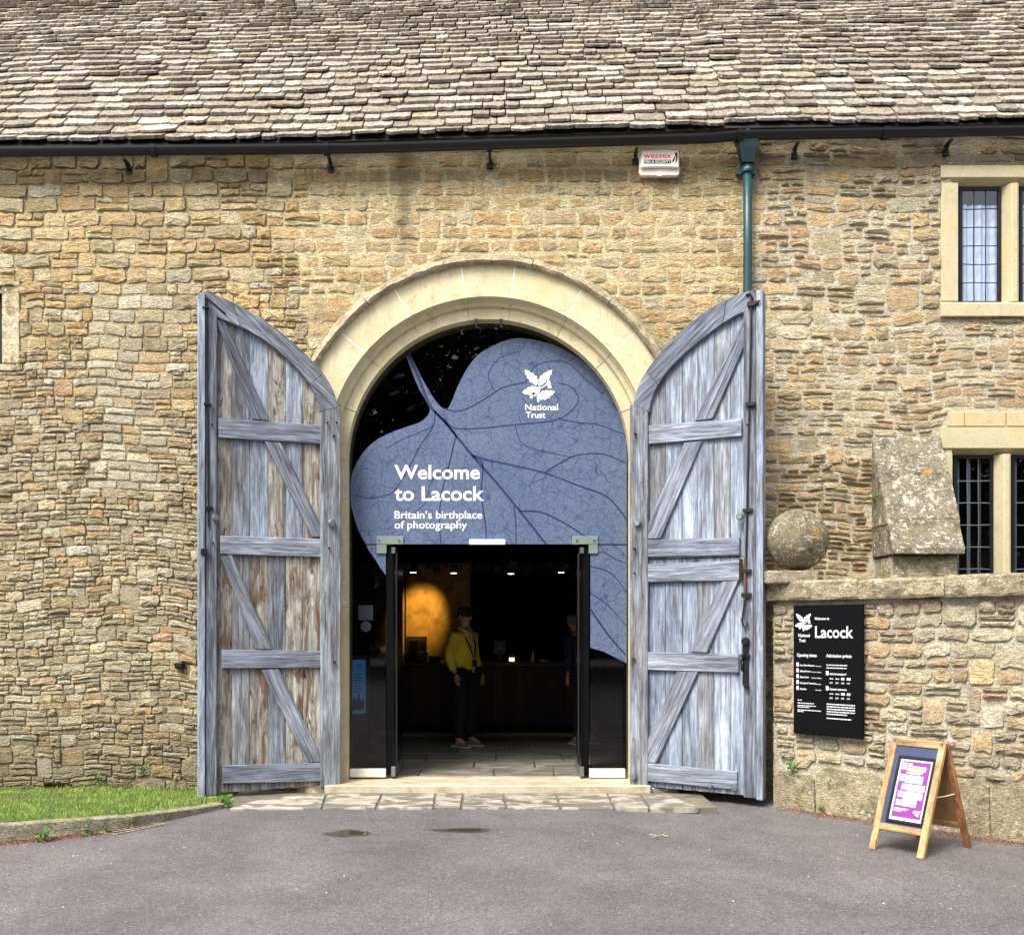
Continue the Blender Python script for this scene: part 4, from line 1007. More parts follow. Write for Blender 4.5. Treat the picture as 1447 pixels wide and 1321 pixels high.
nb = thing('notice_board', 'framed blue notice standing behind the left side pane', 'notice board', (at(510, 0, .5).x, .5, .1))
a = at(492, 1018, .5); b = at(523, 926, .5); m = MB(); m.box(a.x, b.x, .5, .54, a.z, b.z); m.build('frame', simple('grey_frame', s(72, 76, 84), .5), nb, bev=.006)
a = at(496, 1008, .495); b = at(516.5, 932, .495); m = MB(); m.box(a.x, b.x, .49, .499, a.z, b.z); m.build('poster', navy, nb)
tx = MB(); fn = lambda x, y, o: tuple(at(x, -y, .489-o)); put_text(tx, '23', fn, 505, 511, -944, 6, 0)
for i, y in enumerate((952, 956, 960, 964, 968, 972, 976)): poly2(tx, [(500, -y), (511+random.uniform(-3, 2), -y), (511, -y-1.2), (500, -y-1.2)], fn)
poly2(tx, [(498, -1003), (498, -990), (501, -984), (504, -990), (507, -978), (510, -990), (514, -986), (514, -1003)], fn); tx.build('print', blue, nb)
m = MB(); m.box(at(495, 0, .5).x, at(520, 0, .5).x, .52, .56, .09, at(0, 1020, .5).z); m.build('leg', M['black'], nb)

# ================================================================== INTERIOR
rm = MB(); X0, X1, Y0, Y1, Z0, Z1 = -3.2, 3.4, .42, 7.2, .075, 4.95
rm.add([(X0, Y0, Z0), (X1, Y0, Z0), (X1, Y1, Z0), (X0, Y1, Z0), (X0, Y0, Z1), (X1, Y0, Z1), (X1, Y1, Z1), (X0, Y1, Z1)], [(3, 2, 6, 7), (0, 3, 7, 4), (1, 5, 6, 2), (4, 5, 6, 7)])
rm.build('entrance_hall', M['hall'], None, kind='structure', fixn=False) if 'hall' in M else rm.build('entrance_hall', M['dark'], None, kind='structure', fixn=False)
fw_ = MB()                                                          # inner face of the front wall round the arch
for (a, b, c, d) in ((X0, -1.5, Z0, Z1), (1.5, X1, Z0, Z1), (-1.5, 1.5, ZC+1.50, Z1)): fw_.add([(a, Y0+.03, c), (b, Y0+.03, c), (b, Y0+.03, d), (a, Y0+.03, d)], [(0, 1, 2, 3)])
for sx in (-1, 1): 
    pts = [(sx*1.5, ZC+1.52)]+[(1.5*math.cos(q), ZC+1.5*math.sin(q)) for q in [(math.pi/2 if 1 else 0)-sx*math.pi/2*i/10 for i in range(11)]]
    fw_.add([(x, Y0+.03, z) for x, z in pts], [list(range(len(pts)))])
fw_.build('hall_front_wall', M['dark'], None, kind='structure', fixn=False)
fl = MB(); fl.box(X0, X1, .44, Y1, -.05, .068, s(70, 66, 60)); FL = fl.build('hall_floor', M['flag'], None, kind='structure')
y = .46; k = 0
while y < 4.6:
    d = random.uniform(.42, .7); x = -2.0-random.uniform(0, .5)
    while x < 2.2:
        w = random.uniform(.5, 1.0); m = MB(); kk = random.uniform(.8, 1.1)
        m.box(x+.010, x+w-.010, y+.009, y+d-.009, .04, .080+random.uniform(-.002, .003), tuple(q*kk for q in s(128, 122, 112)[:3])+(1,)); m.build('flagstone', M['flag'], FL, bev=.004); x += w
    y += d
# counter
ct = thing('counter', 'long dark wooden reception counter faced with upright planks', 'counter', (0, 4.6, .08))
zc = at(0, 936, 4.35).z; m = MB(); m.box(-2.2, 2.6, 4.3, 5.0, zc-.06, zc); m.build('countertop', simple('dark_walnut', s(60, 44, 40), .5, var=.2), ct, bev=.008)
m = MB(); m.box(-2.15, 2.55, 4.4, 4.95, .2, zc-.06); m.build('carcass', M['dark'], ct)
pk = [simple('counter_plank_a', s(84, 52, 40), .6, var=.25), simple('counter_plank_b', s(60, 40, 34), .6, var=.25), simple('counter_plank_c', s(44, 30, 28), .6, var=.25)]
x = -2.1
while x < 2.5:
    w = random.choice((.135, .15, .16)); m = MB(); m.box(x+.003, min(2.55, x+w-.003), 4.375+random.uniform(-.004, .004), 4.399, .24, zc-.07); m.build('plank', random.choice(pk), ct, bev=.003); x += w
m = MB(); m.box(-2.15, 2.55, 4.36, 4.40, at(0, 1041, 4.36).z, at(0, 1035, 4.36).z); m.build('plinth_trim', simple('pale_trim', s(150, 140, 110), .6), ct)
m = MB(); m.box(-2.1, 2.5, 4.45, 4.9, .08, .2); m.build('plinth', M['dark'], ct)
# things on the counter
def ctz(px, py, y=4.55): return at(px, py, y)
till = thing('till', 'dark till screen on a stand on the counter behind the visitor', 'till', (ctz(707, 0).x, 4.55, zc))
a = ctz(697, 925); b = ctz(715, 905); m = MB(); m.box(a.x, b.x, 4.53, 4.56, a.z, b.z); m.build('screen', M['black'], till, bev=.006)
m = MB(); m.box((a.x+b.x)/2-.02, (a.x+b.x)/2+.02, 4.55, 4.6, zc, a.z+.05); m.box((a.x+b.x)/2-.09, (a.x+b.x)/2+.09, 4.48, 4.66, zc, zc+.02); m.build('stand', M['black'], till, bev=.004)
a = ctz(702, 918); b = ctz(711, 913); m = MB(); m.box(a.x, b.x, 4.524, 4.529, a.z, b.z); m.build('label', blue, till)
cr = thing('card_reader', 'small card reader with a lit keypad on the counter right of the till', 'card reader', (ctz(722, 0).x, 4.45, zc))
a = ctz(718, 936, 4.45); b = ctz(728, 924, 4.45); m = MB(); m.box(a.x, b.x, 4.44, 4.47, zc, b.z); m.build('body', M['black'], cr, bev=.004)
a = ctz(719.5, 934, 4.43); b = ctz(727, 929, 4.43); m = MB(); m.box(a.x, b.x, 4.431, 4.436, a.z, b.z); m.build('screen', emit('lit_keypad', (1, .85, .55, 1), .8), cr)
cone = thing('paper_cone', 'small white folded paper cone standing on the counter', 'paper', (ctz(753, 0).x, 4.5, zc)); c_ = ctz(753, 934, 4.5)
m = MB(); m.lathe([(.033, 0), (.036, .01), (.012, .13), (.004, .16), (0, .162)], (c_.x, 4.5, zc), 12); m.build('cone', M['white'], cone)
tr = MB()
for i in range(5): q = ctz(762+i*3, 935, 4.5); tr.box(q.x-.012, q.x+.012, 4.48, 4.52, zc, zc+random.uniform(.02, .05))
tr.build('leaflet_stack', M['white'], None, label='low row of small white leaflets at the right end of the counter', cat='leaflets')
bk = MB()
for (x0, y0, x1, y1) in ((572, 930, 604, 921), (606, 932, 622, 926), (580, 921, 590, 905)):
    a = at(x0, y0+6, 4.6); b = at(x1, y1, 4.6); bk.box(a.x, b.x, 4.5, 4.7, zc, b.z)
bk.build('desk_equipment', M['black'], None, bev=.01, label='dark low equipment on the counter below the glowing picture', cat='equipment')
# glowing picture on the back wall
t = NT('grass_picture'); p = t.pos()
wv = t.n('ShaderNodeTexWave', wave_type='RINGS'); t.set(wv.inputs['Vector'], t.pos((1, 1, .6))); wv.inputs['Scale'].default_value = 4; wv.inputs['Distortion'].default_value = 9; wv.inputs['Detail'].default_value = 3
c = t.mix(t.ramp(wv.outputs[1], [(.3, 0.0), (.8, .35)]), s(232, 180, 76), s(170, 122, 52)); c = t.mix(t.ramp(t.noise(p, 5, 5), [(.52, 0.0), (.66, .45)]), c, s(90, 72, 44))
M['picture'] = t.bsdf(c, .7)
pic = thing('wall_picture', 'large golden picture of grasses lit by a spotlight on the back wall', 'picture', (at(600, 0, 6.9).x, 6.9, at(0, 930, 6.9).z))
a = at(530, 940, 6.95); b = at(664, 796, 6.95); m = MB(); m.box(a.x, b.x, 6.95, 7.0, a.z, b.z); m.build('canvas', M['picture'], pic)
a = at(574, 926, 6.7); b = at(603, 899, 6.7); m = MB(); m.box(a.x, b.x, 6.7, 6.74, a.z, b.z); m.build('display_board', simple('olive_panel', s(120, 112, 40), .7), None, bev=.004, label='small olive notice panel in front of the glowing picture', cat='board')
m = MB(); q = at(572.5, 0, 6.6); m.box(q.x-.012, q.x+.012, 6.6, 6.64, .08, at(0, 806, 6.6).z); m.build('slim_post', M['black'], None, label='slim dark post crossing the glowing picture', cat='post')
sp = bpy.data.lights.new('picture_spotlight', 'SPOT'); sp.energy = 46; sp.color = (1, .66, .24); sp.spot_size = R(44); sp.spot_blend = 1.0; sp.shadow_soft_size = .05
so2 = bpy.data.objects.new('picture_spotlight', sp); COL.objects.link(so2); so2.location = at(612, 790, 5.9); so2.rotation_euler = (at(594, 868, 6.95)-so2.location).to_track_quat('-Z', 'Y').to_euler()
# ceiling spotlights and the paper flower garland
lamp_w = emit('lit_lamp', (1, .86, .76, 1), 4.0)
for i, (px, py, lb) in enumerate(((584, 809, 'first small ceiling spotlight from the left, above the glowing picture'), (641, 810, 'warm small ceiling spotlight above the visitor in yellow'), (722, 811, 'small ceiling spotlight above the till'), (793, 809, 'small ceiling spotlight at the right end of the garland'))):
    c_ = at(px, py, 5.2); lt = thing('ceiling_spotlight', lb, 'spotlight', tuple(c_), 'ceiling spotlights')
    m = MB(); m.lathe([(0, .0), (.055, 0), (.06, .02), (.05, .12), (0, .13)], (c_.x, c_.y, c_.z+.006), 14); m.build('housing', M['black'], lt)
    m = MB(); m.lathe([(0, 0), (.045, 0), (.045, .004), (0, .004)], tuple(c_), 14); m.build('lens', lamp_w, lt); m = MB(); m.tube([(c_.x, c_.y, c_.z+.12), (c_.x, c_.y, Z1)], .012, 6); m.build('stem', M['black'], lt)
gar = thing('paper_flower_garland', 'row of grey paper flowers hanging across the dark hall', 'garland', tuple(at(690, 800, 5.0)))
fm = [simple('grey_paper_flower', s(92, 92, 104), .8), simple('red_paper_flower', s(140, 70, 60), .8), simple('dark_paper_flower', s(52, 54, 70), .8)]
m = MB(); m.tube([at(548, 797, 5.02), at(690, 799, 5.02), at(826, 797, 5.02)], .006, 5); m.build('cord', M['black'], gar)
for i in range(22):
    px = 566+i*12.2+random.uniform(-3, 3); c_ = at(px, 804+random.uniform(-5, 4), 5.0); m = MB(); r = random.uniform(.05, .08); a0 = random.uniform(0, 1)
    for k in range(5):
        th = a0+k*2*math.pi/5; dx, dz = math.cos(th), math.sin(th)
        m.add([(c_.x, 5.0, c_.z), (c_.x+r*(dx*.7-dz*.4), 4.985, c_.z+r*(dz*.7+dx*.4)), (c_.x+r*dx*1.15, 4.97, c_.z+r*dz*1.15), (c_.x+r*(dx*.7+dz*.4), 4.985, c_.z+r*(dz*.7-dx*.4))], [(0, 1, 2, 3)])
    m.build('paper_flower', fm[1] if i in (5, 6) else random.choice((fm[0], fm[2], fm[2])), gar, fixn=False)

# ================================================================== PEOPLE
def skin(name, pts, edges, rad, mat, parent, sub=2, root=0):
    me = bpy.data.meshes.new(name); me.from_pydata([tuple(p) for p in pts], edges, []); o = bpy.data.objects.new(name, me); COL.objects.link(o)
    md = o.modifiers.new('s', 'SKIN'); md.use_smooth_shade = True
    for i, r in enumerate(rad):
        sv = me.skin_vertices[0].data[i]; sv.radius = (r, r) if not isinstance(r, tuple) else r; sv.use_root = (i == root)
    ms = o.modifiers.new('u', 'SUBSURF'); ms.levels = sub; ms.render_levels = sub
    dg = bpy.context.evaluated_depsgraph_get(); dg.update(); m2 = bpy.data.meshes.new_from_object(o.evaluated_get(dg)); m2.name = name
    bpy.data.objects.remove(o); m2.materials.clear(); m2.materials.append(mat)
    for p_ in m2.polygons: p_.use_smooth = True
    if not m2.color_attributes: m2.color_attributes.new('Col', 'FLOAT_COLOR', 'POINT')
    ob = bpy.data.objects.new(name, m2); link(ob, parent); return ob
skinm = simple('skin', s(196, 142, 120), .6, bump=.05); jean = simple('dark_trousers', s(24, 25, 32), .9); hairm = simple('grey_hair', s(110, 104, 98), .8)
def person(label, loc, yaw, scale, jk, jk2, lean=0.0, lx=None, hat=True):
    r = thing('person', label, 'person', loc); r.rotation_euler = (0, 0, yaw); r.scale = (scale,)*3
    ln = lambda x, y, z: (x, y-(max(0, z-.95))*math.sin(lean)*1.1, z-(max(0, z-.95))*(1-math.cos(lean)))
    q = [(0, 0, .96), (0, .01, 1.12), (0, .02, 1.30), (0, .02, 1.44), (0, .01, 1.53), (0, -.01, 1.60), (0, -.015, 1.68), (0, -.01, 1.755),
         (.16, .02, 1.42), (.23, .05, 1.15), (.235, -.06, .93), (-.16, .02, 1.42), (-.25, .06, 1.16), (-.22, -.05, .94),
         (.09, 0, .92), (.10, -.02, .52), (.115, .01, .10), (-.09, 0, .92), (-.11, -.04, .52), (-.13, 0, .10), (.125, -.13, .04), (-.14, -.15, .04)]
    q = [ln(*p) for p in q]
    E = [(0, 1), (1, 2), (2, 3), (3, 4), (4, 5), (5, 6), (6, 7), (3, 8), (8, 9), (9, 10), (3, 11), (11, 12), (12, 13), (0, 14), (14, 15), (15, 16), (0, 17), (17, 18), (18, 19), (16, 20), (19, 21)]
    rad = [(.15, .11), (.135, .10), (.155, .11), (.085, .065), .046, .075, .086, .046, .055, .044, .030, .062, .044, .030, .085, .062, .042, .085, .062, .042, .03, .03]
    skin('body', q, E, rad, skinm, r)
    # face: nose, ears, eyes and mouth
    hz = ln(0, -.02, 1.66); m = MB()
    for sx in (-1, 1): m.lathe([(0, -.012), (.02, 0), (.018, .03), (0, .035)], (hz[0]+sx*.082, hz[1]+.02, hz[2]-.01), 8)
    m.add([(0, hz[1]-.085, hz[2]+.02), (-.014, hz[1]-.085, hz[2]-.025), (.014, hz[1]-.085, hz[2]-.025), (0, hz[1]-.112, hz[2]-.022)], [(0, 1, 3), (0, 3, 2), (1, 2, 3)])
    m.build('face', skinm, None, smooth=True); f_ = bpy.data.objects[-1] if False else COL.objects[-1]; f_.parent = r
    m = MB()
    for sx in (-1, 1): m.lathe([(0, -.006), (.011, 0), (0, .006)], (hz[0]+sx*.032, hz[1]-.083, hz[2]+.022), 8)
    m.box(-.022, .022, hz[1]-.084, hz[1]-.07, hz[2]-.052, hz[2]-.046); m.build('eyes_and_mouth', M['black'], None); COL.objects[-1].parent = r
    # hands: palm, four unequal curled fingers and a thumb
    for sx, w in ((1, q[10]), (-1, q[13])):
        wv_ = Vector(w); d = Vector((0, -.25, -1)).normalized(); pc = wv_+d*.07; hp_ = [wv_, pc]; he = [(0, 1)]; hr = [(.024, .020), (.034, .018)]
        for k, L in enumerate((.066, .074, .070, .056)):
            o_ = Vector((0, (k-1.5)*.019, 0)); b0 = len(hp_); hp_ += [pc+o_+d*.016, pc+o_+d*(.016+L*.5), pc+o_+d*(.016+L*.95)+Vector((-sx*.016, 0, 0))]; he += [(1, b0), (b0, b0+1), (b0+1, b0+2)]; hr += [.0095, .009, .0075]
        b0 = len(hp_); hp_ += [wv_+d*.035+Vector((0, -.038, 0)), wv_+d*.075+Vector((-sx*.01, -.055, 0))]; he += [(0, b0), (b0, b0+1)]; hr += [.012, .009]
        skin('hand', hp_, he, hr, skinm, r, 1)
    big = lambda rr, k, a=0: tuple(x*k+a for x in (rr if isinstance(rr, tuple) else (rr, rr)))
    # jacket
    ji = [0, 1, 2, 3, 8, 9, 10, 11, 12, 13]; mp = {a: i for i, a in enumerate(ji)}
    jq = [q[i] for i in ji]; jq[0] = ln(0, 0, .88); jq[3] = ln(0, .02, 1.46); jr = [(.19, .15), (.18, .145), (.185, .14), (.13, .11), .082, .066, .052, .078, .066, .052]
    jq[6] = tuple(Vector(q[9]).lerp(Vector(q[10]), .9)); jq[9] = tuple(Vector(q[12]).lerp(Vector(q[13]), .9))
    skin('jacket', jq, [(mp[a], mp[b]) for a, b in E if a in mp and b in mp], jr, jk, r)
    m = MB(); m.tube([ln(.0, -.118, 1.40), ln(.0, -.150, 1.25), ln(0, -.155, 1.1), ln(0, -.150, .95)], .012, 6); m.build('zip', jk2, None); COL.objects[-1].parent = r
    col_ = MB(); col_.tube([ln(0, .075, 1.53), ln(-.07, .02, 1.52), ln(-.065, -.05, 1.49), ln(0, -.115, 1.42), ln(.065, -.05, 1.49), ln(.07, .02, 1.52), ln(0, .075, 1.53)], .026, 8); col_.build('collar', jk2, None, smooth=True); COL.objects[-1].parent = r
    ti = [0, 14, 15, 16, 17, 18, 19]; mp = {a: i for i, a in enumerate(ti)}
    skin('trousers', [q[i] for i in ti[:3]]+[(q[16][0], q[16][1], .09)]+[q[i] for i in ti[4:6]]+[(q[19][0], q[19][1], .09)], [(mp[a], mp[b]) for a, b in E if a in mp and b in mp], [(.165, .125), .105, .082, .068, .105, .082, .068], jean, r)
    for a in (16, 19):
        x, y = q[a][0], q[a][1]; skin('shoe', [(x, y+.04, .045), (x, y-.06, .045), (x+.005, y-.17, .04)], [(0, 1), (1, 2)], [(.048, .045), (.05, .042), (.045, .034)], M['shoe'], r)
        m = MB(); m.box(x-.046, x+.046, y-.21, y+.08, 0, .018); m.build('sole', M['white'], None, bev=.006); COL.objects[-1].parent = r
    h = ln(0, .0, 1.70); m = MB(); m.lathe([(.094, -.04), (.100, 0), (.096, .05), (.07, .085), (.0, .10)], (h[0], h[1]+.004, h[2]+.0), 18)
    if hat: m.box(-.07, .07, h[1]-.17, h[1]-.07, h[2]+.012, h[2]+.022)
    m.build('cap' if hat else 'hair', M['cap'] if hat else hairm, None, smooth=False); COL.objects[-1].parent = r
    if lx:
        ly = MB(); ly.tube([ln(-.09, -.03, 1.47), ln(-.06, -.135, 1.3), ln(0.0, -.165, 1.12), ln(.06, -.135, 1.3), ln(.09, -.03, 1.47)], .009, 5); ly.box(-.035, .035, ln(0, -.172, 1.07)[1]-.004, ln(0, -.172, 1.07)[1]+.004, 1.03, 1.11); ly.build('lanyard', jean, None); COL.objects[-1].parent = r
    return r
M['shoe'] = simple('grey_shoe', s(120, 124, 140), .7); M['cap'] = simple('dark_cap', s(44, 40, 40), .8)
pz = .082; p1_ = onground(657, 1054, pz)
person('person in a yellow jacket, lanyard and cap standing in the doorway before the counter', tuple(p1_), R(48), 1.02, simple('yellow_jacket', s(246, 220, 70), .8, var=.18, scale=5, bump=.5), simple('pale_collar', s(196, 188, 150), .8), 0, True)
p2_ = onground(828, 1052, pz)
person('person in a navy top leaning towards the counter at the right of the doorway', tuple(p2_), R(205), 1.0, simple('navy_top', s(28, 36, 70), .8), simple('grey_collar', s(90, 96, 110), .8), R(24), False, hat=False)

# ================================================================== GARDEN WALL (right)
C0 = Vector((2.74, -.55, 0)); C1 = Vector((4.32, -2.26, 0)); U = (C1-C0).normalized(); N = Vector((U.y, -U.x, 0)); 
if N.dot(CAMP-C0) < 0: N = -N
B = -N
gw = thing('garden_wall', 'low rubble garden wall with stone coping running forward from the building', 'wall', tuple(C0))
ZT = 1.90; LW_ = 5.2; TH = .42
Tm = Matrix(((U.x, N.x, 0, C0.x), (U.y, N.y, 0, C0.y), (0, 0, 1, 0), (0, 0, 0, 1)))
m = MB(Tm); nu = 60; nv = 24; ii = {}
for i in range(nu+1):
    for j in range(nv+1):
        u_ = LW_*i/nu; z = -.3+(ZT+.3)*j/nv; ii[i, j] = len(m.v); m.v.append(Tm @ Vector((u_, -.004-.012*nz(u_*7, z*12, 9), z))); m.c.append(s(190, 183, 164))
for i in range(nu):
    for j in range(nv): m.f.append([ii[i, j], ii[i+1, j], ii[i+1, j+1], ii[i, j+1]]); m.mi.append(0)
m.build('mortar_face', M['mortar2'], gw, smooth=True, fixn=False)
m = MB(Tm); m.box(.0, LW_, -TH, -.03, -.3, ZT, s(150, 142, 120)); m.build('wall_core', M['mortar2'], gw)
def par_w(u, v):
    b = dict(h=(.075, .14), w=(.13, .36), gap=.020, jit=.014, rnd=.26, wob=.03, split=.22, span=.10, proud=(.012, .032), tone=(1.2, 2.4, 6, 2.2, 1.2))
    b.update(fade=.3, fcol=(206, 198, 174))
    if v < .62: b.update(h=(.09, .12), w=(.14, .28), tone=(2, 3.5, 4, 1, .6), split=.1)
    return b
pw_ = lambda px, py: (lambda p: ((p-C0).dot(U), p.z))(onplane(px, py, C0, N))
plinth_top = lambda u: .30 if u < .42 else (.38 if u < 2.3 else .46)
def ex_w(u, v):
    if v < plinth_top(u)+.03: return (u, plinth_top(u)+.03)
    if v > ZT-.012: return (u, ZT-.012)
    if u < .015: return (.015, v)
    return None
fr_w = lambda u, v, w: tuple(C0+U*u+N*w+Vector((0, 0, v)))
sw = layout(0, LW_, .30, ZT+.02, par_w, ex_w)
masonry(sw, fr_w, M['stone_grey'], gw, vis=lambda c: c[0] < 2.5)
# big blocks at the foot
bu = [0.02, .46, 1.12, 1.50, 2.05, 2.75, 3.4, 4.1, 4.6, 5.2]
for a, b in zip(bu[:-1], bu[1:]):
    top = plinth_top((a+b)/2); kk = random.uniform(.9, 1.06); m = MB(); stone_solid(m, outline(a+.003, b-.003, -.22, top+random.uniform(-.03, .03), .016, .12), fr_w, .032, s(*[q*kk for q in (160, 149, 122)]), .35); m.build('plinth_block', M['weathered2'], gw)
# return face towards the building, seen edge on
m = MB(); 
for k in range(12):
    z0 = -.1+k*.17; m2 = outline(.01, .40, z0+.01, z0+.165, .012, .2); fr_r = lambda u, v, w: tuple(C0+B*u+(-U)*w+Vector((0, 0, v))); q = MB(); stone_solid(q, m2, fr_r, .02, tone((1, 2, 5, 2, 0))); q.build('return_stone', M['stone_grey'], gw)
# coping
cu_ = [-.06, .54, 1.04, 1.62, 2.35, 3.2, 4.2, 5.2]
cj = [pw_(1218, 830)[0], pw_(1341, 820)[0]]
cu_ = [-.05, cj[0], cj[1], cj[1]+.62, cj[1]+1.4, 5.2]
for a, b in zip(cu_[:-1], cu_[1:]):
    m = MB(Tm); zz = 2.075+random.uniform(-.006, .006); K = 7; vs = []
    prof_ = [(.075, ZT-.005), (.085, ZT+.02), (.080, zz-.025), (.05, zz), (-TH-.05, zz+.01), (-TH-.05, ZT-.005)]
    for i in range(K+1):
        x = a+.003+(b-a-.006)*i/K
        for y, z in prof_: vs.append((x, y+(random.uniform(-.007, .007) if y > .04 else 0), z+(random.uniform(-.005, .005) if y > .04 else 0)))
    n = len(prof_); fs = [(k*n+i, k*n+(i+1) % n, (k+1)*n+(i+1) % n, (k+1)*n+i) for k in range(K) for i in range(n)]+[list(range(n)), [K*n+i for i in range(n)][::-1]]
    m.add(vs, fs, s(150, 140, 114)); m.build('coping_stone', M['coping'], gw)
# ball finial
bc = Vector((2.985, -.62, 0)); dpt = bc.y+D; rb = 43.5/F*dpt; bc.x = CAMX+(1127-CX)/F*dpt; bz = EYE+(HY-763)/F*dpt
fin = thing('ball_finial', 'mossy round stone ball finial on a square block at the wall end', 'finial', (bc.x, bc.y, 2.08))
m = MB(); prof_ = [(rb*math.sin(math.pi*i/20), -rb*math.cos(math.pi*i/20)) for i in range(21)]; m.lathe([(max(0, r_*(1+.012*nz(r_*9, h_*9, 3))), h_) for r_, h_ in prof_], (bc.x, bc.y, bz), 40, 'z', s(100, 94, 78)); m.build('ball', M['ball'], fin, smooth=True)
a = at(1084, 0, bc.y-.16); b = at(1157, 0, bc.y-.16); zt_ = at(0, 806, bc.y-.16).z
m = MB(); m.box(a.x, b.x, bc.y-.17, bc.y+.3, 2.05, zt_, s(160, 152, 130)); m.build('base_block', M['weathered2'], fin, bev=.014)

# ================================================================== SIGN on the garden wall
SP = C0+N*.085; sgn = thing('welcome_sign', 'tall black sign board with white lettering fixed to the garden wall', 'sign', tuple(onplane(1171, 1040, SP, N)))
def sgp(px, py): p = onplane(px, py, SP, N); return ((p-C0).dot(U), p.z)
tl, tr_, br_, bl = sgp(1120, 855.5), sgp(1218.5, 853), sgp(1220.5, 1048), sgp(1123, 1033)
su0 = (tl[0]+bl[0])/2; su1 = (tr_[0]+br_[0])/2; sz1 = (tl[1]+tr_[1])/2; sz0 = (bl[1]+br_[1])/2
m = MB(Tm); m.box(su0, su1, .062, .088, sz0, sz1); m.build('board', M['signblack'], sgn, bev=.003)
m = MB(Tm)
for a in (su0+.12, su1-.16): m.box(a, a+.04, 0, .062, sz0+.1, sz0+.16); m.box(a, a+.04, 0, .062, sz1-.16, sz1-.1)
m.build('fixing', M['iron'], sgn)
# sign artwork in a 600 x 1160 layout
AW, AH = 600.0, 1160.0
fs_ = lambda x, y, o: tuple(C0+U*(su0+(su1-su0)*x/AW)+N*(.0895+o)+Vector((0, 0, sz1-(sz1-sz0)*(-y)/AH)))
# crop pixels (721x1321): board spans x 62..660, y 85..~1205
tx = MB()
def T_(s_, x0, x1, b, c, bo=.01):
    q = MB() if c > 20 else tx; put_text(q, s_, fs_, x0, x1, -b, c, 0, bo)
    if c > 20: q.build('lettering', M['print_white'], sgn)
em_ = MB(); emblem(em_, fs_, 92, -232, 150); em_.build('oak_sprig_emblem', M['print_white'], sgn)
T_('National', 46, 148, 285, 30, .01); T_('Trust', 52, 110, 330, 30, .01); T_('Welcome to', 190, 318, 132, 22, .02); T_('Lacock', 195, 520, 290, 104, .012)
T_('Opening times', 32, 208, 462, 30, .01); T_('Admission prices', 292, 508, 462, 30, .01)
for i, (a, b, w) in enumerate((('Fox Talbot Museum', '10am\u20135pm', 130), ('Abbey Rooms', '10.30am\u20134.30pm', 96), ('Abbey Cloister', '10.30am\u20134.30pm', 82), ('Courtyard Tearoom', '10am\u20135pm', 140), ('Garden', '10am\u20135pm', 60))):
    y = 546+i*53; poly2(tx, [(28, -y+30), (48, -y+30), (48, -y-4), (28, -y-4)], fs_); T_(a, 58, 58+w, y, 15, .02); T_(b, 250-(88 if i in (1, 2) else 52), 250, y+2, 9, .01)
def bars(x0, x1, y, h=7, seed=0):
    x = x0
    while x < x1-6:
        w = min(random.uniform(14, 40), x1-x); poly2(tx, [(x, -y), (x+w-4, -y), (x+w-4, -y-h), (x, -y-h)], fs_); x += w
bars(294, 476, 527); bars(294, 470, 552)
for y0, lab in ((612, 'Gift Aid admission*'), (745, 'Standard admission')):
    poly2(tx, [(290, -y0+28), (312, -y0+28), (312, -y0-8), (290, -y0-8)], fs_); T_(lab, 322, 466, y0+4, 17, .02)
    for k, x in enumerate((322, 372, 420, 468)):
        bars(x, x+34, y0+34 if k < 2 else y0+26, 8 if k < 2 else 20); T_('\u00a310', x, x+24, y0+80, 14, .02)
bars(38, 80, 850, 5)
for k, (y, x1) in enumerate(((876, 190), (898, 205), (912, 150), (938, 250), (952, 100))): bars(38, x1, y, 6)
for k in range(5): bars(296, 540-(60 if k == 4 else 0), 870+k*22, 8)
bars(296, 510, 995, 8)
tx.build('small_print', M['print_white'], sgn, kind='stuff')

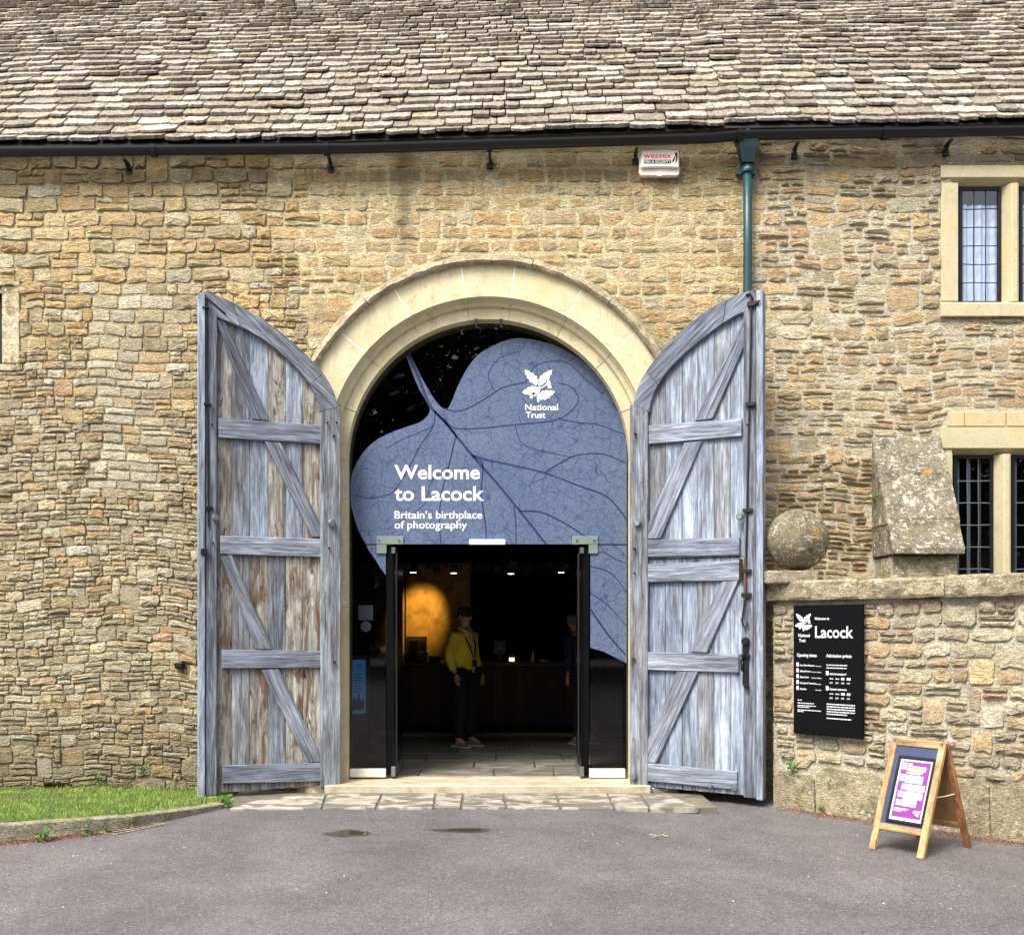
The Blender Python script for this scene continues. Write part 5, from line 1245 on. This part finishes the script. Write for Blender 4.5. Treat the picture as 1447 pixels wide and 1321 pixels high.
# ================================================================== A-BOARD
gz0 = -.06; FLp = onground(1231, 1201, gz0); FRp = onground(1305, 1214, gz0)
w_ = Vector((.6, -.8, 0)); Wd = .455; FLp = FRp-w_*Wd; bdir = Vector((-w_.y, w_.x, 0)); 
if bdir.y < 0: bdir = -bdir
SPR = .65; HT = .83
ab_ = thing('sandwich_board', 'wooden sandwich board with a magenta poster standing on the tarmac', 'sandwich board', (FLp.x, FLp.y, gz0))
def panel(front):
    O_ = FLp.copy() if front else FLp+bdir*SPR
    O_.z = gz0; lean = Vector((bdir.x*(SPR/2-.012)*(1 if front else -1), bdir.y*(SPR/2-.012)*(1 if front else -1), HT)); L_ = lean.length; v_ = lean/L_
    nn = w_.cross(v_).normalized()
    if (nn.dot(-bdir) < 0) == front: nn = -nn
    return O_, v_, L_, nn
for front in (True, False):
    O_, v_, L_, nn = panel(front)
    T2 = Matrix(((w_.x, nn.x, v_.x, O_.x), (w_.y, nn.y, v_.y, O_.y), (w_.z, nn.z, v_.z, O_.z), (0, 0, 0, 1)))
    fw = .052; th = .034; zb_ = L_*.185
    fr_ = bpy.data.objects.new('x', None)
    base_ = MB(T2); base_.box(fw-.004, Wd-fw+.004, -.010, .004, zb_+fw-.004, L_-fw+.004)
    BO = base_.build('chalk_panel', M['chalk'] if front else M['ply'], ab_)
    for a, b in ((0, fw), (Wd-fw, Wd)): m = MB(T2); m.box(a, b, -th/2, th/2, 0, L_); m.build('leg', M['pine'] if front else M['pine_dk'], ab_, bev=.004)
    m = MB(T2); m.box(fw+.001, Wd-fw-.001, -th/2+.003, th/2-.002, L_-fw, L_-.001); m.build('top_rail', M['pine_h'], ab_, bev=.004)
    m = MB(T2); m.box(fw+.001, Wd-fw-.001, -th/2+.003, th/2-.002, zb_, zb_+fw); m.build('bottom_rail', M['pine_h'], ab_, bev=.004)
    if front:
        ps = lambda px, py: (lambda p: ((p-O_).dot(w_), (p-O_).dot(v_)))(onplane(px, py, O_+nn*.02, nn))
        c4 = [ps(1272, 1066), ps(1324, 1073), ps(1302, 1168), ps(1249, 1158)]
        a0 = (c4[0][0]+c4[3][0])/2; a1 = (c4[1][0]+c4[2][0])/2; b1 = (c4[0][1]+c4[1][1])/2; b0 = (c4[2][1]+c4[3][1])/2
        for (x0, x1, z0, z1) in ((a0, a0+.022, b0, b1), (a1-.022, a1, b0, b1), (a0+.022, a1-.022, b0, b0+.022), (a0+.022, a1-.022, b1-.022, b1)):
            m = MB(T2); m.box(x0, x1, .004, .022, z0, z1); m.build('poster_frame', M['black'], ab_, bev=.004)
        a0 += .02; a1 -= .02; b0 += .02; b1 -= .02
        m = MB(T2); m.box(a0, a1, .004, .010, b0, b1); PO = m.build('poster', M['print_white'], ab_)
        fp = lambda x, y, o: tuple(O_+w_*(a0+(a1-a0)*x/480)+v_*(b1-(b1-b0)*(-y)/860)+nn*(.0112+o))
        mg = MB(); poly2(mg, [(28, -32), (452, -32), (452, -815), (28, -815)], fp); mg.build('magenta_ground', simple('magenta_print', s(132, 40, 138), .5, var=.04, bump=0), PO) if False else mg.build('magenta_ground', simple('magenta_print', s(132, 40, 138), .5, var=.04, bump=0), ab_)
        wt = MB(); emblem(wt, fp, 75, -130, 80, .001)
        for q in ((40, 135, 130, 150), (130, 60, 190, 90), (130, 95, 395, 165), (125, 178, 360, 190), (125, 196, 330, 206), (130, 225, 380, 330), (185, 350, 430, 440), (140, 455, 420, 550), (150, 560, 355, 655), (50, 690, 260, 702), (50, 708, 230, 720), (50, 726, 160, 736), (340, 700, 440, 712), (330, 725, 430, 735)):
            poly2(wt, [(q[0], -q[1]), (q[2], -q[1]), (q[2], -q[3]), (q[0], -q[3])], fp, .001)
        poly2(wt, [(360, -740), (420, -750), (425, -775), (370, -760)], fp, .001); wt.build('poster_boxes', M['print_white'], ab_)
        yl = MB(); poly2(yl, [(140, -100), (385, -112), (385, -140), (140, -128)], fp, .002); yl.build('yellow_line', simple('yellow_print', s(230, 220, 60), .5, bump=0), ab_)
        ph = MB()
        for q in ((45, 215, 122, 318), (90, 345, 178, 435), (60, 450, 132, 540), (55, 570, 142, 655)): poly2(ph, [(q[0], -q[1]), (q[2], -q[1]), (q[2], -q[3]), (q[0], -q[3])], fp, .002)
        ph.build('poster_photos', M['photos'], ab_)
        Tf = T2
# stay cord and hinges
O1, v1, L1, n1_ = panel(True); O2, v2, L2, n2_ = panel(False)
for k in (1,):
    a = O1+v1*L1*.52+w_*(Wd-.03); b = O2+v2*L2*.52+w_*(Wd-.03); m = MB(); m.tube([a, a.lerp(b, .5)-Vector((0, 0, .006)), b], .005, 6); m.build('stay_cord', M['cord'], ab_)
for k in (.03, Wd-.03): c_ = O1+v1*(L1-.01)+w_*k; m = MB(); m.box(c_.x-.02, c_.x+.02, c_.y-.02, c_.y+.03, c_.z-.014, c_.z+.012); m.build('hinge', M['steel'], ab_, bev=.003)

# ================================================================== GROUND DETAIL
# threshold step
m = MB(); m.box(-1.62, 1.62, -.20, .44, -.05, .078, s(226, 214, 180)); m.build('threshold_step', M['step'], None, kind='structure', bev=.012)
m = MB(); m.box(-1.9, -1.625, -.16, .0, -.05, .07, s(200, 190, 160)); m.box(1.625, 1.9, -.16, .0, -.05, .05, s(200, 190, 160)); m.build('step_end_stone', M['flag'], None, kind='structure', bev=.01)
ap = MB(); ap.box(-2.55, 2.1, -1.06, -.2, -.08, .004, s(120, 114, 98)); AP = ap.build('stone_apron', M['flag'], None, kind='structure')
def g2(px, py): p = onground(px, py, .012); return (p.x, p.y)
jx = [(300, 352), (392, 360), (456, 462), (530, 538), (536, 539), (612, 604), (654, 652), (668, 668), (712, 714), (790, 794), (862, 868), (905, 915), (985, 1010)]
jt_, jb = [], []
tops = [(372, 1128), (462, 1122), (541, 1121), (616, 1121), (655, 1121), (711, 1121), (786, 1121), (858, 1121), (903, 1121), (948, 1124)]
bots = [(322, 1143), (455, 1142), (531, 1142), (613, 1142), (652, 1142), (716, 1142), (792, 1142), (868, 1142), (918, 1142), (990, 1141)]
for (a, b, c_, d_) in zip(tops[:-1], tops[1:], bots[:-1], bots[1:]):
    P4 = [g2(*c_), g2(*d_), g2(*b), g2(*a)]; cx_ = sum(p[0] for p in P4)/4; cy_ = sum(p[1] for p in P4)/4
    w0 = .012; P4 = [(x-math.copysign(w0, x-cx_), y-math.copysign(w0, y-cy_)) for x, y in P4]; k = random.uniform(.82, 1.05)
    m = MB(); m.prism(P4, -.04, .016+random.uniform(0, .006), 'xyz', tuple(q*k for q in s(168, 163, 148)[:3])+(1,)); m.build('flagstone', M['flag'], AP, bev=.005)
# kerb and lawn
kb = [(-60, 1197), (0, 1190), (60, 1184), (120, 1178.5), (184, 1170), (240, 1158.5), (285, 1149), (318, 1141.5)]
kbp = [onground(x, y, 0) for x, y in kb]; kh = [.135, .13, .125, .12, .10, .075, .055, .045]
M['kerb'] = M['weathered2']
kr = MB(); 
kerbs = thing('kerb', 'low stone kerb curving along the edge of the lawn', 'kerb', tuple(kbp[3]))
def inward(i):
    a = kbp[max(0, i-1)]; b = kbp[min(len(kbp)-1, i+1)]; t_ = (b-a).normalized(); return Vector((-t_.y, t_.x, 0))
for seg in ((0, 1, 2, 3, 4), (4, 5, 6, 7)):
    m = MB(); vs = []; n = 4
    for i in seg:
        p = kbp[i]; q = inward(i)*.11; h_ = kh[i]; e_ = .002 if i == seg[0] else 0
        vs += [(p.x+e_*3, p.y, -.05), (p.x+e_*3, p.y, h_), (p.x+q.x+e_*3, p.y+q.y, h_+.002), (p.x+q.x, p.y+q.y, -.05)]
    fs = [(k*n+i, k*n+(i+1) % n, (k+1)*n+(i+1) % n, (k+1)*n+i) for k in range(len(seg)-1) for i in range(n)]+[(0, 1, 2, 3), tuple(4*(len(seg)-1)+i for i in (3, 2, 1, 0))]
    m.add(vs, fs, s(150, 144, 124)); m.build('kerb_stone', M['kerb'], kerbs, bev=.008)
lawn = MB(); inn_ = [kbp[i]+inward(i)*.10 for i in range(len(kbp))]
top_ = [Vector((x, -.0, .05)) for x in (-8.5, -5.0, -4.2, -3.7, -3.3, -2.95, -2.7, -2.5)]
hz_ = [kh[i]-.02 for i in range(len(kbp))]
for i in range(len(kbp)): lawn.v += [Vector((inn_[i].x if i else -8.5, inn_[i].y, hz_[i])), Vector((top_[i].x, .01, .012))]; lawn.c += [(1, 1, 1, 1)]*2
for i in range(len(kbp)-1): lawn.f.append([2*i, 2*i+2, 2*i+3, 2*i+1]); lawn.mi.append(0)
lawn.build('lawn', simple('lawn_soil', s(62, 74, 34), .95, var=.25), None, kind='structure')
def lawn_z(x, y):
    # edges of the lawn strip at x
    for i in range(1, len(inn_)-1):
        a, b = inn_[i], inn_[i+1]
        if a.x <= x <= b.x: f_ = (x-a.x)/(b.x-a.x); ye = a.y+(b.y-a.y)*f_; ze = hz_[i]+(hz_[i+1]-hz_[i])*f_; break
    else:
        if x < inn_[1].x: ye = inn_[1].y-(inn_[1].x-x)*.25; ze = hz_[1]
        else: return None
    if y < ye: return None
    return ze+(.012-ze)*min(1, max(0, (y-ye)/(0-ye)))
gr = MB(); cnt = 0
GC = [s(124, 158, 62), s(148, 180, 80), s(106, 140, 54), s(172, 192, 104), s(92, 122, 48)]
while cnt < 42000:
    x = random.uniform(-5.6, -2.35); y = random.uniform(-3.0, -.01); z = lawn_z(x, y)
    if z is None: cnt += .2; continue
    bare = math.hypot((x+4.25)/.28, (y+.75)/.10) < 1
    if bare and random.random() < .93: cnt += 1; continue
    h_ = random.uniform(.012, .032)*(1.8 if y > -.10 else 1)*(1+.7*nz(x*3, y*3, 2)); a = random.uniform(0, 6.28); w = random.uniform(.0016, .003)
    dx, dy = math.cos(a), math.sin(a); lx_, ly_ = random.uniform(-.6, .6)*h_, random.uniform(-.6, .6)*h_
    gr.add([(x-dx*w, y-dy*w, z-.004), (x+dx*w, y+dy*w, z-.004), (x+lx_, y+ly_, z+h_)], [(0, 1, 2)], random.choice(GC)); cnt += 1
t = NT('grass_blades'); c = t.mix(1.0, t.attr(), t.ramp(t.noise(t.pos(), 5, 5), [(.34, .62), (.66, 1.25)]), 'MULTIPLY'); c = t.mix(t.ramp(t.noise(t.pos(), 2.2, 4), [(.56, 0.0), (.68, .6)]), c, s(168, 164, 84)); c = t.mix(1.0, c, (1, 1, .9, 1), 'MULTIPLY'); gm = t.bsdf(c, .6, spec=.3)
gr.build('grass', gm, None, kind='stuff', fixn=False, label='bright green mown grass between the kerb and the building')
# leaf litter
def litter(name, n, fn, cols, size, label):
    m = MB()
    for _ in range(n):
        x, y = fn(); z = ground(x, y)+.003; a = random.uniform(0, 6.28); L = random.uniform(.5, 1.3)*size; w = L*random.uniform(.12, .4); dx, dy = math.cos(a), math.sin(a); h_ = random.uniform(0, .010)
        m.add([(x-dx*L, y-dy*L, z), (x+dy*w, y-dx*w, z+h_), (x+dx*L, y+dy*L, z+h_*.4), (x-dy*w, y+dx*w, z+.001)], [(0, 1, 2, 3)], s(*random.choice(cols)))
    return m.build(name, M['litter'], None, kind='stuff', fixn=False, label=label)
t = NT('dry_leaf_litter'); M['litter'] = t.bsdf(t.attr(), .9, spec=.15)
RD = [(140, 76, 56), (112, 62, 46), (164, 104, 78), (96, 66, 50), (134, 94, 70), (150, 124, 96)]
def fk():
    while True:
        px = random.triangular(-40, 165, 60); 
        i = max(q for q in range(len(kb)) if kb[q][0] <= px); f_ = (px-kb[i][0])/(kb[i+1][0]-kb[i][0]); p = kbp[i].lerp(kbp[i+1], f_); o = abs(random.gauss(0, .075)); v = inward(i); return p.x-v.x*(o+.005), p.y-v.y*(o+.005)
litter('leaf_litter', 1300, fk, RD, .009, 'rusty red leaf litter along the foot of the kerb')
def fw2():
    u_ = random.choice((random.gauss(.60, .22), random.gauss(1.75, .5), random.gauss(2.2, .6))); u_ = max(.2, min(3.4, u_)); o = .055+abs(random.gauss(0, .10)); p = C0+U*u_+N*o; return p.x, p.y
litter('leaf_litter', 2300, fw2, RD, .009, 'rusty red leaf litter along the foot of the garden wall')
def fr2(): p = onground(random.uniform(0, 1447), random.triangular(1150, 1321, 1200), 0); return p.x, p.y
litter('fallen_petals', 320, fr2, [(210, 200, 180), (190, 160, 130), (200, 190, 170), (150, 130, 110)], .008, 'scattered pale fallen petals and twigs on the tarmac')
# drain grating by the kerb
dg_ = thing('drain_grating', 'rusty iron drain grating set in the tarmac by the kerb', 'drain', tuple(onground(195, 1172, 0)))
dirk = (kbp[5]-kbp[4]).normalized(); dn = Vector((-dirk.y, dirk.x, 0)); p0_ = onground(162, 1180, 0)
Tg = Matrix(((dirk.x, dn.x, 0, p0_.x), (dirk.y, dn.y, 0, p0_.y), (0, 0, 1, .0), (0, 0, 0, 1)))
m = MB(Tg); m.box(.0, .52, .0, .20, -.02, .004); m.build('pit', M['matt_black'], dg_)
m = MB(Tg)
for (a, b, c_, d_) in ((0, .52, 0, .012), (0, .52, .188, .2), (0, .012, .012, .188), (.508, .52, .012, .188)): m.box(a, b, c_, d_, .001, .007)
m.build('frame', M['rust2'], dg_)
for k in range(9): m = MB(Tg); x = .034+k*.054; m.box(x, x+.016, .013, .187, .0, .0065); m.build('bar', M['rust2'], dg_)
# shallow puddles
def puddle(cx_, cy_, rx, ry, lab, sd_):
    c_ = onground(cx_, cy_, 0); pts = []
    for i in range(28):
        th = 2*math.pi*i/28; k = 1+.35*nz(math.cos(th)*1.3+sd_, math.sin(th)*1.3, sd_); pts.append((c_.x+rx*k*math.cos(th), c_.y+ry*k*math.sin(th)))
    m = MB(); vs_ = [(c_.x, c_.y, .004)]+[(c_.x+(x-c_.x)*.62, c_.y+(y-c_.y)*.62, .004) for x, y in pts]; m.add(vs_, [(0, 1+i, 1+(i+1) % 28) for i in range(28)], (1, 1, 1, 1)); m.add([(c_.x+(x-c_.x)*.62, c_.y+(y-c_.y)*.62, .004) for x, y in pts], [], (1, 1, 1, 1)); m.add([(c_.x+(x-c_.x)*1.35, c_.y+(y-c_.y)*1.45, .004) for x, y in pts], [], (0, 0, 0, 1)); m.f += [[29+i, 29+(i+1) % 28, 57+(i+1) % 28, 57+i] for i in range(28)]; m.mi += [0]*28; m.build('puddle', M['water'], None, kind='structure', fixn=False, label=lab)
t = NT('shallow_water'); al = t.n('ShaderNodeRGBToBW'); t.set(al.inputs[0], t.attr()); al = t.math('ADD', al.outputs[0], t.math('MULTIPLY_ADD', t.noise(t.pos(), 14, 5, .7), .7, -.35)); wet = t.ramp(al, [(.74, 0.0), (.80, 1.0)]); M['water'] = t.bsdf(t.mix(wet, s(72, 66, 62), s(70, 60, 50)), t.mix(wet, (.5, .5, .5, 1), (.04, .04, .04, 1)), None, spec=.5, Alpha=t.ramp(al, [(.1, 0.0), (.7, .95)]))
puddle(493, 1177, .17, .11, 'small puddle reflecting the arch on the tarmac', 1.3); puddle(655, 1173, .22, .07, 'thin brown puddle before the threshold', 4.2); 
# twig
m = MB(); a = [onground(x, y, .012) for x, y in ((918, 1178), (928, 1180), (936, 1179), (944, 1181))]; m.tube(a, .003, 5); m.tube([a[1], onground(922, 1183, .01)], .0025, 5); m.tube([a[2], onground(940, 1176, .02)], .002, 5); m.build('twig', M['litter_pale'], None, label='pale forked twig lying on the tarmac before the right gate leaf', cat='twig')
# ---- small plants
LG = [s(70, 120, 40), s(90, 140, 50), s(52, 96, 34)]
t = NT('leafy_green'); M['leafg'] = t.bsdf(t.mix(1.0, t.attr(), (.8, .8, .8, 1), 'MULTIPLY'), .55, spec=.35)
def tuft(name, c_, nrm, n, rad, leaf, label, cat='plant', group=None, rise=.6):
    pl = thing(name, label, cat, tuple(c_), group); c_ = Vector(c_); st_ = MB(); lf = MB()
    for k in range(max(3, n//8)):
        d = (nrm*random.uniform(.3, .9)+Vector((random.uniform(-1, 1), random.uniform(-.3, .3), random.uniform(-.3, 1)*rise))).normalized(); st_.tube([c_, c_+d*rad*.5, c_+d*rad*.95-Vector((0, 0, rad*.1))], .0025, 4, col=LG[2])
    for _ in range(n):
        d = Vector((random.gauss(0, .5), random.gauss(0, .5), random.gauss(0, .5)))*rad+nrm*rad*.35+Vector((0, 0, rad*.3*rise)); p = c_+d
        a = Vector((random.uniform(-1, 1), random.uniform(-1, 1), random.uniform(-.4, 1))).normalized(); b = a.cross(nrm+Vector((.1, .2, .3))).normalized(); L = leaf*random.uniform(.6, 1.3)
        lf.add([p, p+a*L*.5+b*L*.3, p+a*L, p+a*L*.5-b*L*.3], [(0, 1, 2, 3)], random.choice(LG))
    st_.build('stems', M['leafg'], pl); lf.build('leaves', M['leafg'], pl, fixn=False, kind='stuff'); return pl
py_ = Vector((0, -1, 0))
tuft('wall_plant', at(1239, 706, -.13), py_, 60, .045, .028, 'small green plant sprouting from the side of the sloping buttress')
tuft('wall_plant', fr_w(*pw_(1122, 1084), .04), N, 46, .055, .034, 'bright green fern in the garden wall below the black sign')
tuft('wall_plant', fr_w(*pw_(1176, 1108), .04), N, 14, .03, .025, 'tiny sprig on the garden wall between the sign and the sandwich board')
tuft('wall_plant', at(200, 1086, -.03), py_, 24, .045, .028, 'small dark weed low on the building wall left of the gate')
tuft('wall_plant', at(140, 1100, -.03), py_, 18, .04, .028, 'sparse weed at the building wall foot above the lawn middle')
tuft('weed', onground(66, 1186, .01)+Vector((0, -.03, 0)), Vector((0, -.3, 1)), 36, .045, .045, 'leafy dandelion weed growing at the kerb foot, nearest the left edge', 'weed', None, 1)
tuft('weed', onground(126, 1177, .01)+Vector((0, -.03, 0)), Vector((0, -.3, 1)), 22, .035, .035, 'second leafy weed at the kerb foot, left of the drain grating', 'weed', None, 1)
tuft('weed', onground(152, 1174, .01)+Vector((0, -.03, 0)), Vector((0, -.3, 1)), 20, .03, .035, 'weed at the kerb foot touching the drain grating', 'weed', None, 1)
tuft('weed', onground(322, 1140, .01), Vector((0, -.2, 1)), 60, .06, .04, 'bright green tuft at the right end of the kerb beside the left gate leaf', 'weed', None, 1)
tuft('weed', fr_w(.55, -.03, .08), Vector((0, -.2, 1)), 34, .04, .028, 'low green weed at the foot of the garden wall', 'weed', None, 1)
# wall foot hollow
# ---- trees behind the viewpoint, mirrored in the dark glass
lv = MB(); rng = random.Random(3)
for _ in range(9000):
    while True:
        v = Vector((rng.uniform(-1, 1), rng.uniform(-1, 1), rng.uniform(-1, 1)))
        if v.length < 1 and nz(v.x*2.2, v.y*2.2, v.z*2.2) > -.14: break
    p = Vector((v.x*4.6, v.y*3.6, 8.6+v.z*7.6)); a = Vector((rng.uniform(-1, 1), rng.uniform(-1, 1), rng.uniform(-1, 1))).normalized(); b = a.cross(Vector((.3, .5, .8))).normalized(); L = rng.uniform(.30, .62)
    lv.add([p, p+a*L*.5+b*L*.35, p+a*L, p+a*L*.5-b*L*.35], [(0, 1, 2, 3)], s(rng.uniform(40, 62), rng.uniform(58, 84), 34))
tr0 = None
for i, (x, y, k, lb) in enumerate(((-13, -34, 1.2, 'leftmost'), (-6, -31, 1.28, 'second'), (.6, -32, 1.25, 'third'), (8, -31, 1.15, 'fourth'), (16, -34, .95, 'fifth'), (24, -36, .9, 'rightmost, added at the end'))):  # rightmost tree added to darken the lower window's reflection
    tt = thing('broadleaf_tree', 'dark leafy tree mirrored in the entrance glass, %s of the row across the road' % lb, 'tree', (x, y, 0), 'trees across the road'); tt.scale = (k, k, k); tt.rotation_euler.z = i*1.3
    if tr0 is None:
        crown = lv.build('crown', M['leafg'], None, fixn=False); tk = MB(); tk.tube([(0, 0, -.1), (.1, 0, 3), (-.1, .1, 6), (0, 0, 10)], [.42, .32, .24, .08], 10)
        for q in range(7): a = q*.9; z = 3.4+q*.8; tk.tube([(0, 0, z), (1.3*math.cos(a), 1.3*math.sin(a), z+1.1), (2.8*math.cos(a), 2.6*math.sin(a), z+2.0)], [.13, .08, .03], 6)
        trunk = tk.build('trunk', simple('bark', s(84, 72, 58), .95, var=.3), None); tr0 = (crown, trunk); parts_ = tr0
    else: parts_ = tuple(o.copy() for o in tr0); [COL.objects.link(o) for o in parts_]
    for o in parts_: o.parent = tt

# unseen woodland belt added behind those trees to darken the reflections
wb = MB(); rng = random.Random(9)
for _ in range(7000):
    x = rng.uniform(-60, 60); p = Vector((x, -50+rng.uniform(-4, 4)-abs(x)*.1, rng.uniform(0, 10.5+2*nz(x*.15, 1, 1)))); a = Vector((rng.uniform(-1, 1), rng.uniform(-1, 1), rng.uniform(-1, 1))).normalized(); b = a.cross(Vector((.3, .5, .8))).normalized(); L = rng.uniform(.9, 1.9)
    wb.add([p, p+a*L*.5+b*L*.4, p+a*L, p+a*L*.5-b*L*.4], [(0, 1, 2, 3)], s(rng.uniform(36, 56), rng.uniform(52, 76), 32))
wb.build('added_woodland', M['leafg'], None, kind='stuff', fixn=False, label='added unseen belt of woodland behind the trees, darkening reflections in the panes')
